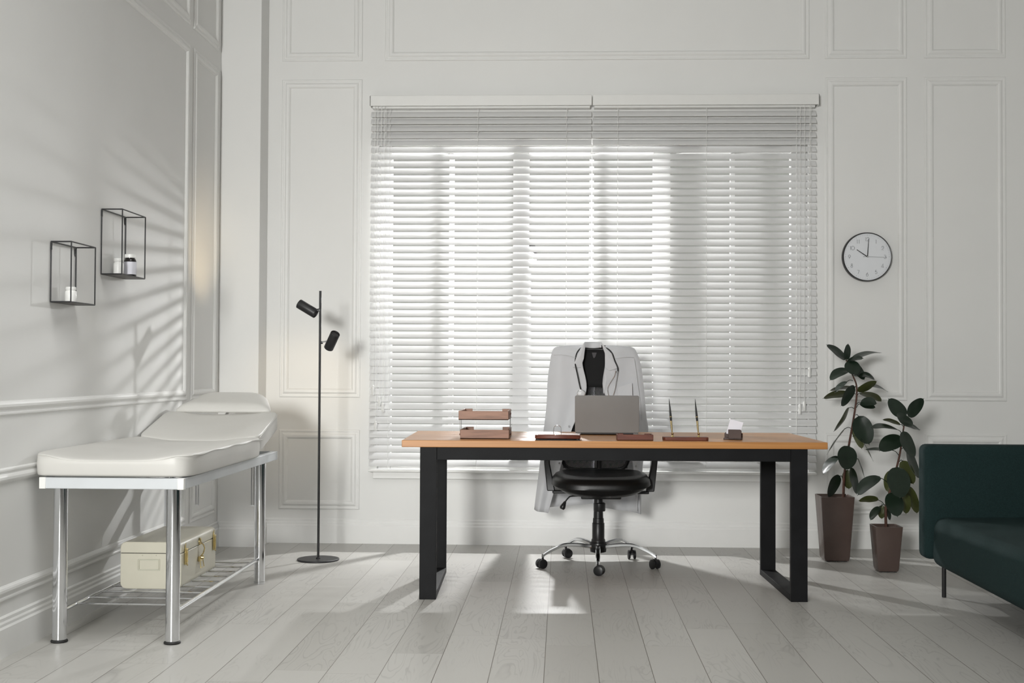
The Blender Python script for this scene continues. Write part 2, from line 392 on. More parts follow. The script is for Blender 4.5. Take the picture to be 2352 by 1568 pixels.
# ------------------------------------------------------------------ venetian blinds
def blind(x0, x1, ladders, label, pulls, end_left, end_right):
    cx = (x0+x1)/2
    t = thing('venetian_blind', label, 'blind', (cx, -0.045, 0.45), group='white slatted blinds over the window')
    # slats: 50 mm, tilted 50 degrees, room edge down
    PIT = 0.0442; W2 = 0.0246; TH = R(49); n = 50
    mb = MB(); y0 = -0.035; ztop = 2.668
    for i in range(n):
        zc = ztop-i*PIT
        if zc < 0.49: break
        prof = []
        for k in range(5):
            s_ = -W2+2*W2*k/4; bow = 0.0022*(1-(s_/W2)**2)
            py = s_*math.cos(TH)-bow*math.sin(TH); pz = s_*math.sin(TH)+bow*math.cos(TH)
            prof.append((y0+py, zc+pz))
        th = 0.0022
        back = [(a+th*math.sin(TH), b-th*math.cos(TH)) for a, b in prof][::-1]
        j = rnd.uniform(-0.0015, 0.0015)
        mb.prism(prof+back, 'x', x0+j, x1+j)
    build('slats', mb, M_SLAT, t)
    build('bottom_rail', MB().box(x0, -0.062, 0.4485, x1, -0.012, 0.4640), M_RAIL, t, bevel=0.003)
    hr = MB().box(x0+0.01, -0.060, 2.700, x1-0.01, -0.004, 2.745)
    build('headrail', hr, M_RAIL, t, bevel=0.002)
    vx0 = x0-(0.003 if end_left else -0.0005); vx1 = x1+(0.012 if end_right else -0.0005)
    va = MB().box(vx0, -0.085, 2.711, vx1, -0.078, 2.776)
    if end_left: va.box(vx0, -0.085, 2.711, vx0+0.007, -0.001, 2.776)
    if end_right: va.box(vx1-0.007, -0.085, 2.711, vx1, -0.001, 2.776)
    build('valance', va, M_RAIL, t, bevel=0.0025)
    zb = 0.464
    for lx in ladders:
        yf, yb = y0-W2*math.cos(TH)-0.0022, y0+W2*math.cos(TH)+0.0012
        pf = [(lx, yf, zb)]; z = zb+0.03
        k = 0
        while z < 2.69:
            pf.append((lx+(0.0012 if k % 2 else -0.0012), yf+(0.004 if k % 2 else 0), z)); z += PIT/2; k += 1
        pf.append((lx, yf, 2.705))
        lm = MB().tube(pf, 0.0011, 5)
        lm.tube([(lx+0.004, yb, zb), (lx+0.004, yb, 2.70)], 0.0010, 5)
        build('ladder_cord', lm, M_CORD, t)
    for px_, zt, twin in pulls:
        yc = -0.073
        pm = MB().tube([(px_, yc, zt), (px_, yc-0.001, (zt+2.7)/2), (px_+0.002, yc, 2.712)], 0.0013, 6)
        if twin: pm.tube([(px_+0.008, yc+0.004, zt+0.02), (px_+0.010, yc+0.004, 2.712)], 0.0013, 6)
        c = build('pull_cord', pm, M_CORD, t)
        build('tassel', MB().lathe([(0.003, 0.004), (0.0075, 0), (0.0085, -0.012), (0.0085, -0.050), (0.007, -0.056)], (px_, yc, zt), (0, 0, 1), 12), M_RAIL, c, smooth=True)
    return t
blind(-1.196, 0.1745, (-1.077, -0.530, 0.020), 'left white venetian blind hanging in front of the window, left of the middle gap',
      ((-1.168, 0.979, False), (-1.151, 0.759, False), (-1.128, 0.909, False), (-1.108, 0.872, True)), True, False)
blind(0.1800, 1.551, (0.335, 0.880, 1.430), 'right white venetian blind hanging in front of the window, right of the middle gap',
      ((1.504, 1.102, True), (1.473, 0.898, False), (1.446, 0.877, False)), False, True)

# ================================================================== FLOOR LAMP
def floor_lamp():
    bx, by = -1.379, -0.690
    t = thing('floor_lamp', 'slim black floor lamp with two cylinder spotlights on one pole', 'lamp', (bx, by, 0))
    build('base', MB().lathe([(0.117, 0), (0.119, 0.002), (0.119, 0.007), (0.117, 0.009)], (bx, by, 0), n=48), M_BLKMETAL, t, smooth=True)
    build('collar', MB().lathe([(0.012, 0.009), (0.012, 0.014), (0.008, 0.016)], (bx, by, 0)), M_BLKMETAL, t, smooth=True)
    build('pole', MB().tube([(bx, by, 0.01), (bx, by, 1.527)], 0.0068, 16), M_BLKMETAL, t, smooth=True)
    # upper head: mouth aims up-left at the left wall; lower head: mouth aims down-left at the back wall
    for nm, c, d, att, L in (('upper', Vector((-1.448, -0.71, 1.424)), Vector((-0.80, 0.18, 0.46)), Vector((bx, by, 1.418)), 0.118),
                             ('lower', Vector((-1.308, -0.70, 1.243)), Vector((-0.40, 0.50, -0.66)), Vector((bx, by, 1.233)), 0.112)):
        d.normalize(); rr = 0.0275
        sh = MB().lathe([(0.0235, -L/2+0.006), (rr-0.0015, -L/2), (rr, -L/2+0.002), (rr, L/2), (rr-0.002, L/2), (rr-0.002, -L/2+0.020), (0.006, -L/2+0.018)], c, d, 32)
        h = build('spotlight_head', sh, M_BLKMETAL, t, smooth=True)
        build('bulb', MB().lathe([(0.018, -L/2+0.022), (0.020, -L/2+0.045), (0.016, -L/2+0.058)], c, d, 20), emit_mat('warm_bulb_'+nm, (1.0, 0.74, 0.42), 6), h, smooth=True)
        e = c-Vector((0, 0, 0)); 
        q = c+(Vector((0.025, 0, 0)) if nm == 'upper' else Vector((-0.026, 0, -0.002)))
        if nm == 'upper': q = c-d*(L/2-0.012)+Vector((0.004, 0, 0.012))
        build('bracket', MB().tube([att, att.lerp(q, 0.5)+Vector((0, -0.002, 0)), q], 0.0042, 10), M_CHROME, h, smooth=True)
        build('joint', MB().lathe([(0.008, -0.006), (0.008, 0.006)], att+Vector((0.010 if nm == 'lower' else -0.010, 0, 0)), (1, 0, 0), 14), M_BLKMETAL, h, smooth=True)
        sp = bpy.data.lights.new('lamp_beam_'+nm, 'SPOT'); sp.energy = 8.0 if nm == 'upper' else 4.2; sp.color = (1.0, 0.78, 0.48)
        sp.spot_size = R(62 if nm == 'upper' else 80); sp.spot_blend = 1.0; sp.shadow_soft_size = 0.01
        so = bpy.data.objects.new('lamp_beam_'+nm, sp); COL.objects.link(so); so.location = c+d*(L/2-0.012)
        bd = d if nm == 'upper' else Vector((-0.36, 0.80, -0.34))
        so.rotation_euler = bd.to_track_quat('-Z', 'Y').to_euler()
floor_lamp()

# ================================================================== EXAMINATION COUCH
def couch():
    t = thing('examination_couch', 'cream padded medical examination couch on chrome legs along the left wall', 'examination couch', (-1.76, -2.2, 0))
    x0, x1, yn, yf = -2.054, -1.480, -2.90, -1.285
    z0, z1 = 0.611, 0.655
    fr = MB().box(x0, yn, z0, x1, yn+0.03, z1).box(x0, yf-0.03, z0, x1, yf, z1).box(x0, yn+0.03, z0, x0+0.03, yf-0.03, z1).box(x1-0.03, yn+0.03, z0, x1, yf-0.03, z1)
    f = build('frame', fr, M_WHITEMETAL, t, bevel=0.003)
    for a in (x0-0.001, x1-0.025):
        build('corner_cap', MB().box(a, yn-0.003, z0-0.0005, a+0.026, yn+0.02, z1+0.0005), M_WHITEPLASTIC, f, bevel=0.002)
    # seat cushion: raised side bolsters, dip in the middle
    def cushion(y0, y1, zb, zt, xa, xb, dip=0.024, flipend=False, seam_dz=0.0):
        nx, ny, nz = 14, 22, 4
        bm = bmesh.new(); bmesh.ops.create_cube(bm, size=1.0)
        bmesh.ops.subdivide_edges(bm, edges=bm.edges[:], cuts=7, use_grid_fill=True)
        def sup(v, p=5.0): return v
        W, L_, H = (xb-xa), (y1-y0), (zt-zb)
        for v in bm.verts:
            x, y, z = v.co*2
            # rounded corners in plan and edges in section
            ex = math.copysign(min(1, abs(x)), x); ey = math.copysign(min(1, abs(y)), y)
            rx = 0.040/(W/2); ry = 0.040/(L_/2)
            cxn = max(abs(x)-(1-rx), 0)/rx; cyn = max(abs(y)-(1-ry), 0)/ry
            X, Y = x, y
            if cxn > 0 and cyn > 0:
                k = max(cxn, cyn)/math.hypot(cxn, cyn)
                X = math.copysign((1-rx)+rx*cxn*k, x); Y = math.copysign((1-ry)+ry*cyn*k, y)
            edge = max(cxn, cyn)
            Z = z
            infl = 1.0+0.012*(1-z*z)
            wx = (xa+xb)/2+X*W/2*infl; wy = (y0+y1)/2+Y*L_/2*(1+0.006*(1-z*z)); wz = (zb+zt)/2+Z*H/2
            if z > 0.2:
                u = min(1.0, abs(x)/0.80); d = dip*(1-u**5)*min(1, (z-0.2)/0.6)
                wz -= d
                wz -= 0.008*max(0, edge)**2
            v.co = (wx, wy, wz)
        mb = MB(); mb.v = [tuple(v.co) for v in bm.verts]; bm.verts.index_update(); mb.f = [tuple(v.index for v in f_.verts) for f_ in bm.faces]; bm.free()
        return mb
    c1 = cushion(-2.905, -1.675, 0.656, 0.762, -2.094, -1.457)
    seat = build('seat_cushion', c1, M_VINYL, t, sub=2)
    def seam(cm, pts): return build('piping', MB().tube(pts, 0.0022, 8), M_VINYL, cm, smooth=True)
    def dipz(x, xa=-2.079, xb=-1.457, dip=0.024):
        u = min(1.0, abs((x-(xa+xb)/2)/((xb-xa)/2))/0.80); return dip*(1-u**5)
    pts = []; rc = 0.055; xa_, xb_, ya_ = -2.0765, -1.4565, -2.9050
    for i in range(7):
        an = PI+PI/2*i/6; pts.append((xa_+rc+rc*math.cos(an), ya_+rc+rc*math.sin(an)))
    pts += [(xa_+rc+(xb_-xa_-2*rc)*i/20, ya_) for i in range(1, 20)]
    for i in range(7):
        an = 1.5*PI+PI/2*i/6; pts.append((xb_-rc+rc*math.cos(an), ya_+rc+rc*math.sin(an)))
    pts += [(xb_+0.001, ya_+rc+i*0.0575) for i in range(1, 21)]
    seam(seat, [(x, y, 0.7425-dipz(x)*(0.9 if y < -2.87 else 0.2)+0.003*math.sin(y*19)*(0 if y < -2.85 else 1)) for x, y in pts])
    # back section, inclined
    inc = math.atan2(0.112, 0.46)
    c2 = cushion(0.0, 0.475, -0.090, 0.012, -2.090, -1.492, dip=0.020)
    A = Matrix.Translation((0, -1.668, 0.748)) @ Matrix.Rotation(inc, 4, 'X')
    c2.v = [tuple(A @ Vector(v)) for v in c2.v]
    bs = build('back_cushion', c2, M_VINYL, t, sub=2)
    build('piping', MB().tube([A @ Vector((-1.4885, 0.03+i*0.044, -0.008)) for i in range(10)], 0.0022, 8), M_VINYL, bs, smooth=True)
    # head cushion, a trapezoid pad lying over the end
    hm = MB(); nn = 16
    def hfn(u, v):
        a = 2*PI*u
        # superellipse outline in plan
        cx_, sy_ = math.cos(a), math.sin(a)
        q_ = 0.16 if sy_ < 0 else 0.42
        ex = math.copysign(abs(cx_)**q_, cx_); ey = math.copysign(abs(sy_)**q_, sy_)
        prof = [(0.0, 0.0), (0.80, 0.0), (0.97, 0.002), (1.0, 0.008), (0.985, 0.018), (0.90, 0.034), (0.80, 0.044), (0.68, 0.049), (0.40, 0.051), (0.0, 0.052)]
        k = v*(len(prof)-1); i = min(int(k), len(prof)-2); f_ = k-i
        r_ = prof[i][0]*(1-f_)+prof[i+1][0]*f_; h_ = prof[i][1]*(1-f_)+prof[i+1][1]*f_
        yl = 0.14+0.14*ey*r_; w_ = 0.264-0.092*(yl/0.28)
        return Vector((-1.790+w_*ex*r_, yl, h_))
    hm.grid(hfn, 48, 16, closed_u=True)
    B = Matrix.Translation((0, -1.225, 0.847)) @ Matrix.Rotation(R(15), 4, 'X')
    hm.v = [tuple(B @ Vector(v)) for v in hm.v]
    build('head_cushion', hm, M_VINYL, t, smooth=True)
    build('head_support', MB().tube([(-1.78, -1.30, 0.80), (-1.78, -1.05, 0.872)], 0.010, 10), M_STEEL, t, smooth=True)
    for i, (lx, ly, cap) in enumerate(((-1.988, -2.848, 1), (-1.535, -2.848, 1), (-1.985, -1.475, 0), (-1.524, -1.475, 0))):
        lg = build('leg', MB().lathe([(0.0275, 0.010), (0.0275, z0)], (lx, ly, 0), n=32), M_CHROME, t, smooth=True)
        build('rubber_foot', MB().lathe([(0.029, 0), (0.033, 0.003), (0.033, 0.007), (0.0275, 0.012)] if cap else [(0.0265, 0), (0.0275, 0.003), (0.0275, 0.012)], (lx, ly, 0), n=32), M_RUBBER if cap else M_CHROME, lg, smooth=True)
    rk = MB().tube([(-1.98, -2.83, 0.124), (-1.98, -1.49, 0.124)], 0.0085, 12).tube([(-1.528, -2.83, 0.124), (-1.528, -1.49, 0.124)], 0.0095, 12)
    rack = build('rack_rail', rk, M_CHROME, t, smooth=True)
    for i in range(9):
        yy = -2.71+i*0.1365
        build('rack_rod', MB().tube([(-1.975, yy, 0.1265), (-1.535, yy, 0.1265)], 0.0042, 8), M_CHROME, t, smooth=True)
    for rx in (-1.80, -1.523):
        rod = MB().tube([(rx-0.006, -1.63, 0.413), (rx-0.006, -1.63, 0.640)], 0.0035, 8).tube([(rx+0.006, -1.63, 0.413), (rx+0.006, -1.63, 0.640)], 0.0035, 8)
        rod.box(rx-0.009, -1.634, 0.408, rx+0.009, -1.626, 0.413)
        build('ratchet_rod', rod, M_STEEL, t, smooth=True)
couch()

# ================================================================== SUITCASE
def suitcase():
    x0, x1, y0, y1, z0, z1, zs = -1.906, -1.640, -2.40, -1.865, 0.1325, 0.335, 0.286
    t = thing('suitcase', 'cream metal case with brass clasps on the chrome rack under the couch', 'suitcase', ((x0+x1)/2, (y0+y1)/2, z0))
    r = 0.026
    def rr(za, zb, top, bot):
        pts = []
        if bot: pts += [(x0+r-r*math.cos(a), za+r-r*math.sin(a)) for a in [PI/2*(1-k/6)*1.0 for k in range(7)]] if False else []
        return pts
    def outline(za, zb, rb, rt):
        o = []
        def arc(cx_, cz_, a0, a1, rad):
            return [(cx_+rad*math.cos(a0+(a1-a0)*k/7), cz_+rad*math.sin(a0+(a1-a0)*k/7)) for k in range(8)]
        o += arc(x0+r, za+r, PI, 1.5*PI, r)+arc(x1-r, za+r, 1.5*PI, 2*PI, r) if rb else [(x0, za), (x1, za)]
        o += arc(x1-r, zb-r, 0, 0.5*PI, r)+arc(x0+r, zb-r, 0.5*PI, PI, r) if rt else [(x1, zb), (x0, zb)]
        return o
    body = build('body', MB().prism(outline(z0, zs-0.001, True, False), 'y', y0, y1), M_SUITCASE, t, bevel=0.003)
    build('lid', MB().prism(outline(zs+0.001, z1, False, True), 'y', y0-0.001, y1+0.001), M_SUITCASE, t, bevel=0.003)
    build('seam_gap', MB().box(x0+0.003, y0+0.002, zs-0.002, x1-0.003, y1-0.002, zs+0.002), M_INK, t)
    # label holder on the end face
    lx, lz = -1.780, 0.237
    lh = MB()
    for k, (hw, hh) in enumerate(((0.047, 0.024), (0.042, 0.020))):
        P = [(lx-hw, y0-0.002, lz-hh), (lx+hw, y0-0.002, lz-hh), (lx+hw, y0-0.002, lz+hh), (lx-hw, y0-0.002, lz+hh)]
        lh.tube(P, 0.0012 if k == 0 else 0.0016, 6, closed=True)
    build('label_holder', lh, mat('pale_label_frame', (0.66, 0.66, 0.56), 0.35), t, smooth=True)
    for dx, dz in ((-0.03, 0.040), (0.03, 0.040)):
        build('rivet', MB().lathe([(0.003, 0), (0.002, 0.0015)], (lx+dx, y0-0.001, lz+dz), (0, -1, 0), 10), M_SUITCASE, t)
    X = x1+0.001
    for yy in (-2.345, -1.905):
        cl = MB().prism([(yy-0.010, 0.268), (yy+0.010, 0.268), (yy+0.012, 0.292), (yy, 0.326), (yy-0.012, 0.292)], 'x', X, X+0.003)
        cl.box(X, yy-0.012, 0.232, X+0.006, yy+0.012, 0.300)
        cl.tube([(X+0.008, yy-0.011, 0.298), (X+0.008, yy+0.011, 0.298)], 0.004, 8)
        cl.box(X+0.004, yy-0.004, 0.240, X+0.012, yy+0.004, 0.292)
        cl.tube([(X+0.006, yy-0.006, 0.236), (X+0.010, yy, 0.228), (X+0.006, yy+0.006, 0.236)], 0.003, 6)
        build('clasp', cl, M_BRASS, t, bevel=0.001)
    hp = MB().lathe([(0.017, 0), (0.016, 0.004), (0.010, 0.007)], (X, -2.13, 0.302), (1, 0, 0), 16)
    hp.tube([(X+0.006, -2.13, 0.298), (X+0.014, -2.12, 0.286), (X+0.016, -2.105, 0.268), (X+0.012, -2.112, 0.246), (X+0.006, -2.128, 0.236)], 0.0028, 8)
    build('hook_latch', hp, M_BRASS, t, smooth=True)
    lk = MB().box(X, -2.155, 0.214, X+0.010, -2.105, 0.236).tube([(X+0.008, -2.152, 0.222), (X+0.014, -2.155, 0.186), (X+0.014, -2.105, 0.186), (X+0.008, -2.108, 0.222)], 0.0022, 8)
    lk.lathe([(0.009, 0), (0.007, 0.012)], (X+0.008, -2.13, 0.230), (1, 0, 0), 12)
    build('lock', lk, M_BRASS, t, bevel=0.001)
    for k in range(5):
        build('stud', MB().lathe([(0.004, 0), (0.003, 0.003)], (X-0.004, -2.36+k*0.118, z0+0.010), (1, 0, 0), 8), M_SILVER, t)
suitcase()

# ================================================================== WIRE SHELVES AND BOTTLES
def wire_shelf(y0, y1, z0, z1, dep, label):
    r = 0.0030
    t = thing('wire_shelf', label, 'shelf', (XL+dep/2, (y0+y1)/2, z0), group='black wire box shelves on the left wall')
    xa, xb = XL+r+0.001, XL+dep
    P = {}
    for i, x in enumerate((xa, xb)):
        for j, y in enumerate((y0, y1)):
            for k, z in enumerate((z0, z1)): P[i, j, k] = (x, y, z)
    mb = MB()
    for a in range(2):
        for b in range(2):
            mb.tube([P[0, a, b], P[1, a, b]], r, 8); mb.tube([P[a, 0, b], P[a, 1, b]], r, 8); mb.tube([P[a, b, 0], P[a, b, 1]], r, 8)
    build('wire_frame', mb, M_BLKMETAL, t, smooth=True)
    build('shelf_plate', MB().box(xa, y0, z0-0.002, xb, y1, z0+0.0015), mat('dark_brown_plate', (0.05, 0.042, 0.038), 0.45), t)
    for yy in (y0+0.006, y1-0.006):
        hk = MB().tube([(XL+0.002, yy-0.006, z1-0.004), (XL+0.002, yy-0.006, z1-0.030), (XL+0.002, yy, z1-0.037), (XL+0.002, yy+0.006, z1-0.030), (XL+0.002, yy+0.006, z1-0.004)], 0.0018, 6)
        build('hanger', hk, M_BLKMETAL, t, smooth=True)
wire_shelf(-2.715, -2.452, 1.356, 1.603, 0.088, 'lower wire box shelf on the left wall, nearer the camera')
wire_shelf(-2.158, -1.846, 1.512, 1.807, 0.099, 'higher wire box shelf on the left wall, nearer the window')

def white_bottle(loc, h, r, label):
    t = thing('pill_bottle', label, 'bottle', loc)
    build('bottle_body', MB().lathe([(r*0.93, 0), (r, 0.004), (r, h*0.66), (r*0.93, h*0.73), (r*0.78, h*0.77), (r*0.78, h*0.82)], loc, n=28), M_WHITEPLASTIC, t, smooth=True)
    build('cap', MB().lathe([(r*0.86, h*0.80), (r*0.90, h*0.82), (r*0.90, h*0.97), (r*0.80, h)], loc, n=28), M_WHITEPLASTIC, t, smooth=True)
white_bottle((XL+0.042, -2.600, 1.358), 0.066, 0.0235, 'small white pill bottle standing alone on the lower wire shelf')
white_bottle((XL+0.040, -2.035, 1.514), 0.079, 0.0235, 'all-white pill bottle beside the dark bottle on the higher wire shelf')
def dark_bottle():
    loc = (XL+0.062, -1.945, 1.514); h, r = 0.106, 0.029
    t = thing('medicine_bottle', 'dark medicine bottle with pale label and white cap on the higher wire shelf', 'bottle', loc)
    build('bottle_body', MB().lathe([(r*0.95, 0), (r, 0.004), (r, h*0.68), (r*0.90, h*0.77), (r*0.72, h*0.82), (r*0.72, h*0.86)], loc, n=28), M_DARKGLASS, t, smooth=True)
    build('label', MB().lathe([(r+0.0008, h*0.10), (r+0.0008, h*0.66)], loc, n=28), M_LABEL, t, smooth=True)
    build('cap', MB().lathe([(r*0.86, h*0.84), (r*0.88, h*0.86), (r*0.88, h*0.99), (r*0.80, h)], loc, n=28), M_WHITEPLASTIC, t, smooth=True)
dark_bottle()

# ================================================================== DESK
def desk():
    rot = R(1.7); c = Vector((0.233, -1.39, 0))
    t = thing('office_desk', 'long oak-topped desk on black steel loop legs facing the camera', 'desk', c, rot)
    def b(name, mb, m, **k):
        return build(name, mb, m, t, world=False, **k)
    b('tabletop', MB().box(-1.004, -0.437, 0.7175, 1.006, 0.437, 0.75), M_OAK, bevel=0.0025)
    for s in (-1, 1):
        xa, xb = (-0.917, -0.838) if s < 0 else (0.834, 0.912)
        ya, yb = -0.434, 0.352
        lf = MB().box(xa, ya, 0.0, xb, ya+0.032, 0.7175).box(xa, yb-0.032, 0.0, xb, yb, 0.7175).box(xa, ya+0.032, 0.0, xb, yb-0.032, 0.03).box(xa, ya+0.032, 0.685, xb, yb-0.032, 0.7175)
        b('loop_leg', lf, M_DESKMETAL, bevel=0.0015)
    b('apron', MB().box(-0.838, -0.430, 0.658, 0.834, -0.398, 0.7175), M_DESKMETAL, bevel=0.0015)
    b('rear_beam', MB().box(-0.838, 0.318, 0.662, 0.834, 0.350, 0.7175), M_DESKMETAL, bevel=0.0015)
desk()

# ================================================================== THINGS ON THE DESK
ZT = 0.7502
def letter_tray():
    t = thing('letter_tray', 'two-tier brown wooden letter tray on the left of the desk', 'letter tray', (-0.375, -1.57, ZT))
    def tray(x0, x1, y0, y1, z0, h, name):
        th = 0.008
        m = MB().box(x0, y0, z0, x1, y1, z0+0.006).box(x0, y0, z0, x1, y0+th, z0+h)
        m.box(x0, y0+th, z0, x0+th, y1, z0+h*1.0).box(x1-th, y0+th, z0, x1, y1, z0+h*1.0)
        m.box(x0+th, y1-th, z0, x0+0.045, y1, z0+h).box(x1-0.045, y1-th, z0, x1-th, y1, z0+h)
        return build(name, m, M_COPPERWOOD, t, bevel=0.0015)
    tray(-0.492, -0.256, -1.725, -1.420, ZT, 0.045, 'lower_tray')
    tray(-0.500, -0.259, -1.725, -1.400, 0.842, 0.044, 'upper_tray')
    for x, s in ((-0.4965, -1), (-0.2535, 1)):
        for y in (-1.67, -1.60):
            p = build('wire_post', MB().tube([(x, y, 0.762), (x, y, 0.878)], 0.0013, 6), M_SILVER, t)
            for z in (0.770, 0.870):
                build('screw', MB().lathe([(0.0045, 0), (0.004, 0.003)], (x, y, z), (s, 0, 0), 10), M_REDWOOD, p)
letter_tray()
def calendar():
    t = thing('desk_calendar_stand', 'flat dark wooden calendar base with silver arched rings on the desk', 'calendar stand', (-0.02, -1.72, ZT))
    x0, x1, y0, y1 = -0.130, 0.088, -1.785, -1.640
    m = MB().prism([(x0+0.012, y0), (x1-0.012, y0), (x1, y0+0.010), (x1, y1-0.01), (x1-0.012, y1), (x0+0.012, y1), (x0, y1-0.01), (x0, y0+0.010)], 'z', 0.7575, 0.775)
    build('base', m, M_REDWOOD, t, bevel=0.003)
    for x in (x0+0.014, x1-0.014):
        for y in (y0+0.012, y1-0.012): build('foot', MB().lathe([(0.007, 0), (0.007, 0.0045)], (x, y, ZT+0.0028), n=12), M_RUBBER, t)
    build('base_plate', MB().box(x0+0.002, y0-0.002, ZT, x1-0.002, y1, ZT+0.0028), M_BLKPLASTIC, t, bevel=0.001)
    a = []
    for k in range(13):
        an = PI*k/12; a.append((-0.0225-0.018*math.cos(an), -1.735, 0.803+0.017*math.sin(an)))
    build('ring_arch', MB().tube([(-0.0405, -1.735, 0.775)]+a+[(-0.0045, -1.735, 0.775)], 0.0017, 8), M_CHROME, t, smooth=True)
    build('paper_pad', MB().box(-0.115, -1.775, 0.7755, -0.035, -1.665, 0.7775).box(-0.02, -1.775, 0.7755, 0.075, -1.665, 0.7768), M_COPPERWOOD, t)
    build('clip', MB().box(-0.030, -1.778, 0.7755, -0.016, -1.760, 0.7795), M_WHITEPLASTIC, t, bevel=0.001)
calendar()
def laptop():
    t = thing('laptop', 'open silver laptop standing on the desk with its lid to the camera', 'laptop', (0.232, -1.22, ZT), R(-1.0))
    w2 = 0.165
    build('keyboard_base', MB().box(-w2+0.003, -0.055, 0.002, w2-0.004, 0.150, 0.011), M_ALU, t, bevel=0.003, world=False)
    lid = MB(); r = 0.010
    out = [(-w2, 0.004), (w2-0.004, 0.004)]
    out = []
    for (cx_, cz_, a0) in ((-w2+r, 0.012+r, PI), (w2-r, 0.012+r, 1.5*PI), (w2-r, 0.206-r, 0), (-w2+r, 0.206-r, 0.5*PI)):
        out += [(cx_+r*math.cos(a0+PI/2*k/6), cz_+r*math.sin(a0+PI/2*k/6)) for k in range(7)]
    lid.prism(out, 'y', -0.003, 0.003)
    T = Matrix.Translation((0, -0.058, 0)) @ Matrix.Rotation(R(7), 4, 'X')
    lid.v = [tuple(T @ Vector(v)) for v in lid.v]
    build('lid', lid, M_ALU, t, bevel=0.0012, world=False)
    build('hinge', MB().tube([(-w2+0.03, -0.056, 0.008), (w2-0.03, -0.056, 0.008)], 0.005, 10), M_BLKPLASTIC, t, world=False, smooth=True)
laptop()
def memo_box():
    x0, x1, y0, y1, h = 0.263, 0.436, -1.748, -1.630, 0.028
    t = thing('memo_tray', 'low dark red wooden memo tray in front of the laptop', 'tray', ((x0+x1)/2, (y0+y1)/2, ZT)); th = 0.007
    m = MB().box(x0, y0, ZT, x1, y1, ZT+0.005).box(x0, y0, ZT, x1, y0+th, ZT+h).box(x0, y0+th, ZT, x0+th, y1, ZT+h).box(x1-th, y0+th, ZT, x1, y1, ZT+h)
    m.box(x0+th, y1-th, ZT, x0+0.035, y1, ZT+h).box(x1-0.035, y1-th, ZT, x1-th, y1, ZT+h)
    build('box', m, M_REDWOOD, t, bevel=0.002)
memo_box()
def pen_stand():
    t = thing('pen_stand', 'long dark red wooden pen base with two gold sockets', 'pen stand', (0.592, -1.705, ZT))
    x0, x1, y0, y1 = 0.484, 0.700, -1.742, -1.662
    build('base', MB().prism([(x0+0.01, y0), (x1-0.01, y0), (x1, y0+0.01), (x1, y1-0.01), (x1-0.01, y1), (x0+0.01, y1), (x0, y1-0.01), (x0, y0+0.01)], 'z', ZT, 0.767), M_REDWOOD, t, bevel=0.003)
    for i, (bx, tx) in enumerate(((0.531, 0.514), (0.6565, 0.638))):
        B = Vector((bx, -1.700, 0.7672)); T = Vector((tx, -1.700-0.012, 0.942)); d = (T-B).normalized()
        build('socket', MB().lathe([(0.0095, 0), (0.009, 0.002), (0.004, 0.005), (0.0035, 0.007), (0.0055, 0.011), (0.006, 0.018)], B, (0, 0, 1), 16), M_BRASS, t, smooth=True)
        p = thing('desk_pen', ('left' if i == 0 else 'right')+' black and gold desk pen standing upright in the pen base', 'pen', B+Vector((0, 0, 0.012)), group='desk pens in the pen stand')
        o = B+d*0.012
        build('gold_section', MB().lathe([(0.0030, 0), (0.0045, 0.03), (0.0052, 0.066)], o, d, 14), mat('gold_pen_metal', (0.72, 0.60, 0.34), 0.25, 0.9) if i == 0 else bpy.data.materials['gold_pen_metal'], p, smooth=True)
        build('barrel', MB().lathe([(0.0052, 0.066), (0.0055, 0.084), (0.0052, 0.095), (0.0042, 0.12), (0.0022, 0.155), (0.0008, 0.172)], o, d, 14), M_BLKPLASTIC, p, smooth=True)
        build('ring', MB().lathe([(0.0058, 0.0835), (0.0058, 0.0875)], o, d, 14), M_BRASS, p, smooth=True)
pen_stand()
def card_holder():
    t = thing('card_holder', 'small dark wooden card holder near the right end of the desk', 'card holder', (0.835, -1.61, ZT))
    rot = Matrix.Translation((0.835, -1.605, ZT)) @ Matrix.Rotation(R(-14), 4, 'Z')
    def arc_panel(w2, y, h, th):
        out = [(-w2, 0), (w2, 0), (w2, h-0.006), (w2-0.002, h-0.002), (w2-0.006, h), (-w2+0.002, h)]
        return [(a, b) for a, b in out], y, th
    m = MB()
    m.prism([(-0.022, 0), (0.042, 0), (0.042, 0.044), (0.036, 0.050), (-0.022, 0.050)], 'y', -0.030, -0.023)
    m.prism([(-0.045, 0), (-0.022, 0), (-0.022, 0.034), (-0.040, 0.034), (-0.045, 0.029)], 'y', 0.018, 0.025)
    m.prism([(-0.045, 0), (0.042, 0), (0.042, 0.030), (-0.045, 0.030)], 'y', 0.025, 0.031)
    m.box(-0.045, -0.030, 0, 0.042, 0.030, 0.009)
    m.v = [tuple(rot @ Vector(v)) for v in m.v]
    build('holder', m, M_WALNUT, t, bevel=0.0015)
    c = MB()
    T = rot @ Matrix.Translation((0.0, -0.006, 0.0190)) @ Matrix.Rotation(R(-16), 4, 'X') @ Matrix.Rotation(R(14), 4, 'Y')
    c.box(-0.036, -0.0015, 0.002, 0.030, 0.0015, 0.076)
    c.v = [tuple(T @ Vector(v)) for v in c.v]
    cc = build('business_cards', c, M_PAPER, None)
    tag(cc, 'white business cards leaning in the small wooden card holder', 'cards')
card_holder()

